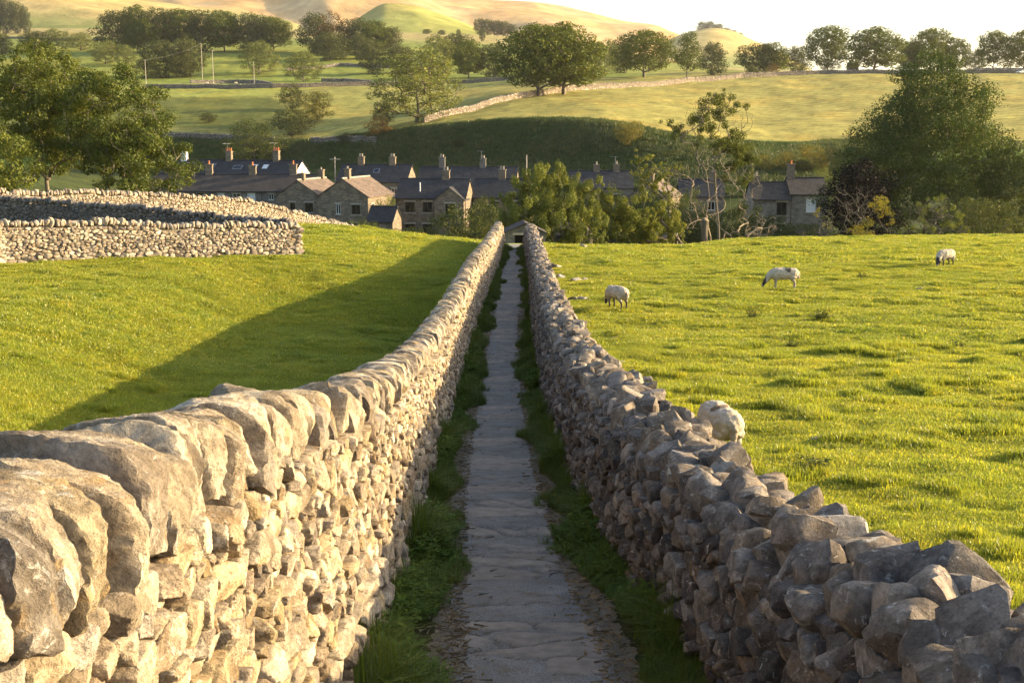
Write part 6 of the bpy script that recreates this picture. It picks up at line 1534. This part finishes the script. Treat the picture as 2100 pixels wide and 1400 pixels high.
def far_walls(M_L, M_R):
    HI = 'field walls across the valley'; UP = 'field walls above the left pasture'
    def P(*q): return [(U(px, 500) * Y, Y) for px, Y in q]
    LS = dict(FAR_ST); LS['row'] = (.055, .145); LS['jit'] = .26; LS['asp'] = (1.0, 3.0)
    pal = [(.50, .42, .31), (.44, .37, .28), (.56, .48, .37), (.40, .32, .24), (.34, .29, .24)]
    dk = [(.20, .18, .165), (.15, .14, .135), (.25, .225, .20)]  # darkened stone: shade put into the colour of the shadow-band wall
    def run(q, label, seed, n, pal=pal, **k):
        pts = [(U(px, 460) * Y, Y) for px, Y, py in q]; hs = [max(.7, float(T(py)) * Y - gz(*p) - .24) for p, (px, Y, py) in zip(pts, q)]
        field_wall(pts, label, M_L, pal, seed, hs, .30, UP, n=n, style=LS, **k)
    run(((-230, 47, 449), (0, 52, 451), (300, 55.5, 453), (609, 59.5, 456)), 'lower left pasture wall ending in a squared stone end', 41, 4, end=True)
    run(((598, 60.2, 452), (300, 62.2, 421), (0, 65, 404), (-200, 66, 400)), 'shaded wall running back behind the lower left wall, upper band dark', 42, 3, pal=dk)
    run(((-260, 64, 392), (0, 70, 387), (200, 74, 389), (400, 79, 400), (600, 86, 431), (680, 91, 451), (760, 97, 470), (893, 112, 488)), 'long sunlit wall on the brow, descending to the right above the left pasture', 43, 3)
    B = dict(FAR_ST); gp = [(.34, .29, .23), (.28, .25, .21), (.40, .34, .27), (.24, .21, .18)]
    def V(label, seed, h, *q, pal_=gp, sc=1.7):
        field_wall([(U(px, 200) * Y, Y) for px, Y in q], label, M_R, pal_, seed, [h * .72] * len(q), .30, HI, cope=True, n=2, both=False, style=B, scale=sc)
    V('diagonal sunlit wall climbing from the feathery tree to the central pair', 51, 1.6, (868, 293), (920, 299), (985, 312), (1095, 342), (1200, 366), (1300, 388), (1420, 425), (1520, 445), (1590, 452), pal_=pal)
    V('dark wall on the bank top left of the shaded slope', 52, 1.5, (330, 322), (440, 318), (560, 308))
    V('dark wall on the bank top between the hawthorns', 53, 1.5, (636, 303), (700, 297), (770, 288))
    V('long dark wall across the valley floor fields, left part', 54, 1.6, (300, 452), (420, 449), (560, 447), (640, 452), (780, 462), (900, 470), (1050, 472))
    V('curving wall on the far field beside the short pole', 55, 1.6, (392, 500), (480, 512), (520, 505), (548, 470), (560, 452))
    V('wall along the crest of the hay field on the right', 56, 1.5, (1590, 454), (1680, 462), (1800, 462), (1960, 462), (2120, 462))
    V('dark roadside wall below the corner trees', 57, 1.9, (1990, 470), (2050, 468), (2140, 466))
    V('far thin wall winding left of the lone pale tree', 58, 1.5, (660, 520), (705, 515), (730, 500), (760, 480), sc=3)
    V('far thin wall above the long wall, under the dark clump', 59, 1.5, (590, 590), (700, 610), (800, 600), sc=3)
    V('thin far wall below the small corner wood', 60, 1.8, (20, 1050), (90, 1000), (150, 960), (210, 930), sc=4)

def air():
    m = bpy.data.materials.new('haze'); m.use_nodes = True; nt = m.node_tree; nt.nodes.clear(); out = nt.nodes.new('ShaderNodeOutputMaterial')
    v = nt.nodes.new('ShaderNodeVolumePrincipled'); v.inputs['Density'].default_value = HAZE; v.inputs['Color'].default_value = (.96, .93, .88, 1); v.inputs['Anisotropy'].default_value = .35
    nt.links.new(v.outputs[0], out.inputs['Volume'])
    x, y0, y1, z0, z1 = 9000, -60, 8200, -40, 900
    o = MB().box((0, (y0 + y1) / 2, (z0 + z1) / 2), (2 * x, y1 - y0, z1 - z0)).build('haze', m); tag(o, kind='stuff')
HAZE = 4.5e-5
# ------------------------------------------------------------------ camera, sun, sky
def camera_light():
    cd = bpy.data.cameras.new('camera'); cam = bpy.data.objects.new('camera', cd); COL.objects.link(cam)
    cam.location = (0, 0, 0); cam.rotation_euler = (math.pi / 2 - PITCH, 0, 0)
    cd.sensor_width = 36; cd.lens = 36 * 2500 / 2100; cd.clip_start = .05; cd.clip_end = 30000
    SC.camera = cam
    sd = bpy.data.lights.new('sun', 'SUN'); so = bpy.data.objects.new('sun', sd); COL.objects.link(so)
    sd.energy = SUN_E; sd.angle = R(.55); sd.color = (1.0, .77, .45)
    d = Vector((math.cos(SUN_AZ) * math.cos(SUN_EL), math.sin(SUN_AZ) * math.cos(SUN_EL), math.sin(SUN_EL)))
    so.rotation_euler = d.to_track_quat('Z', 'Y').to_euler(); so.location = d * 50
    w = bpy.data.worlds.new('World'); SC.world = w; w.use_nodes = True; nt = w.node_tree
    bg = nt.nodes['Background']; sk = nt.nodes.new('ShaderNodeTexSky'); sk.sky_type = 'NISHITA'; sk.sun_disc = False
    sk.sun_elevation = SUN_EL; sk.sun_rotation = math.pi / 2 - SUN_AZ; sk.air_density = 1.0; sk.dust_density = 3.0; sk.ozone_density = 1.0; sk.altitude = 200
    nt.links.new(sk.outputs[0], bg.inputs['Color']); bg.inputs['Strength'].default_value = SKY_S
    vs = SC.view_settings; vs.view_transform = 'Standard'; vs.look = 'None'; vs.gamma = 1; vs.exposure = EXPO
    try: vs.use_curve_mapping = False
    except Exception: pass
    SC.cycles.max_bounces = 6; SC.cycles.diffuse_bounces = 3; SC.cycles.glossy_bounces = 2; SC.cycles.transmission_bounces = 4
    SC.cycles.use_denoising = True; SC.cycles.sample_clamp_indirect = 6
SUN_E, SKY_S, EXPO = 5.0, .125, 1.80
random.seed(7)
build_ground(); build_hills(); build_lane()
M_L, M_R = lane_walls()
far_walls(M_L, M_R)
plant(); village(); build_grass(); flock(); loose(); air()
camera_light()
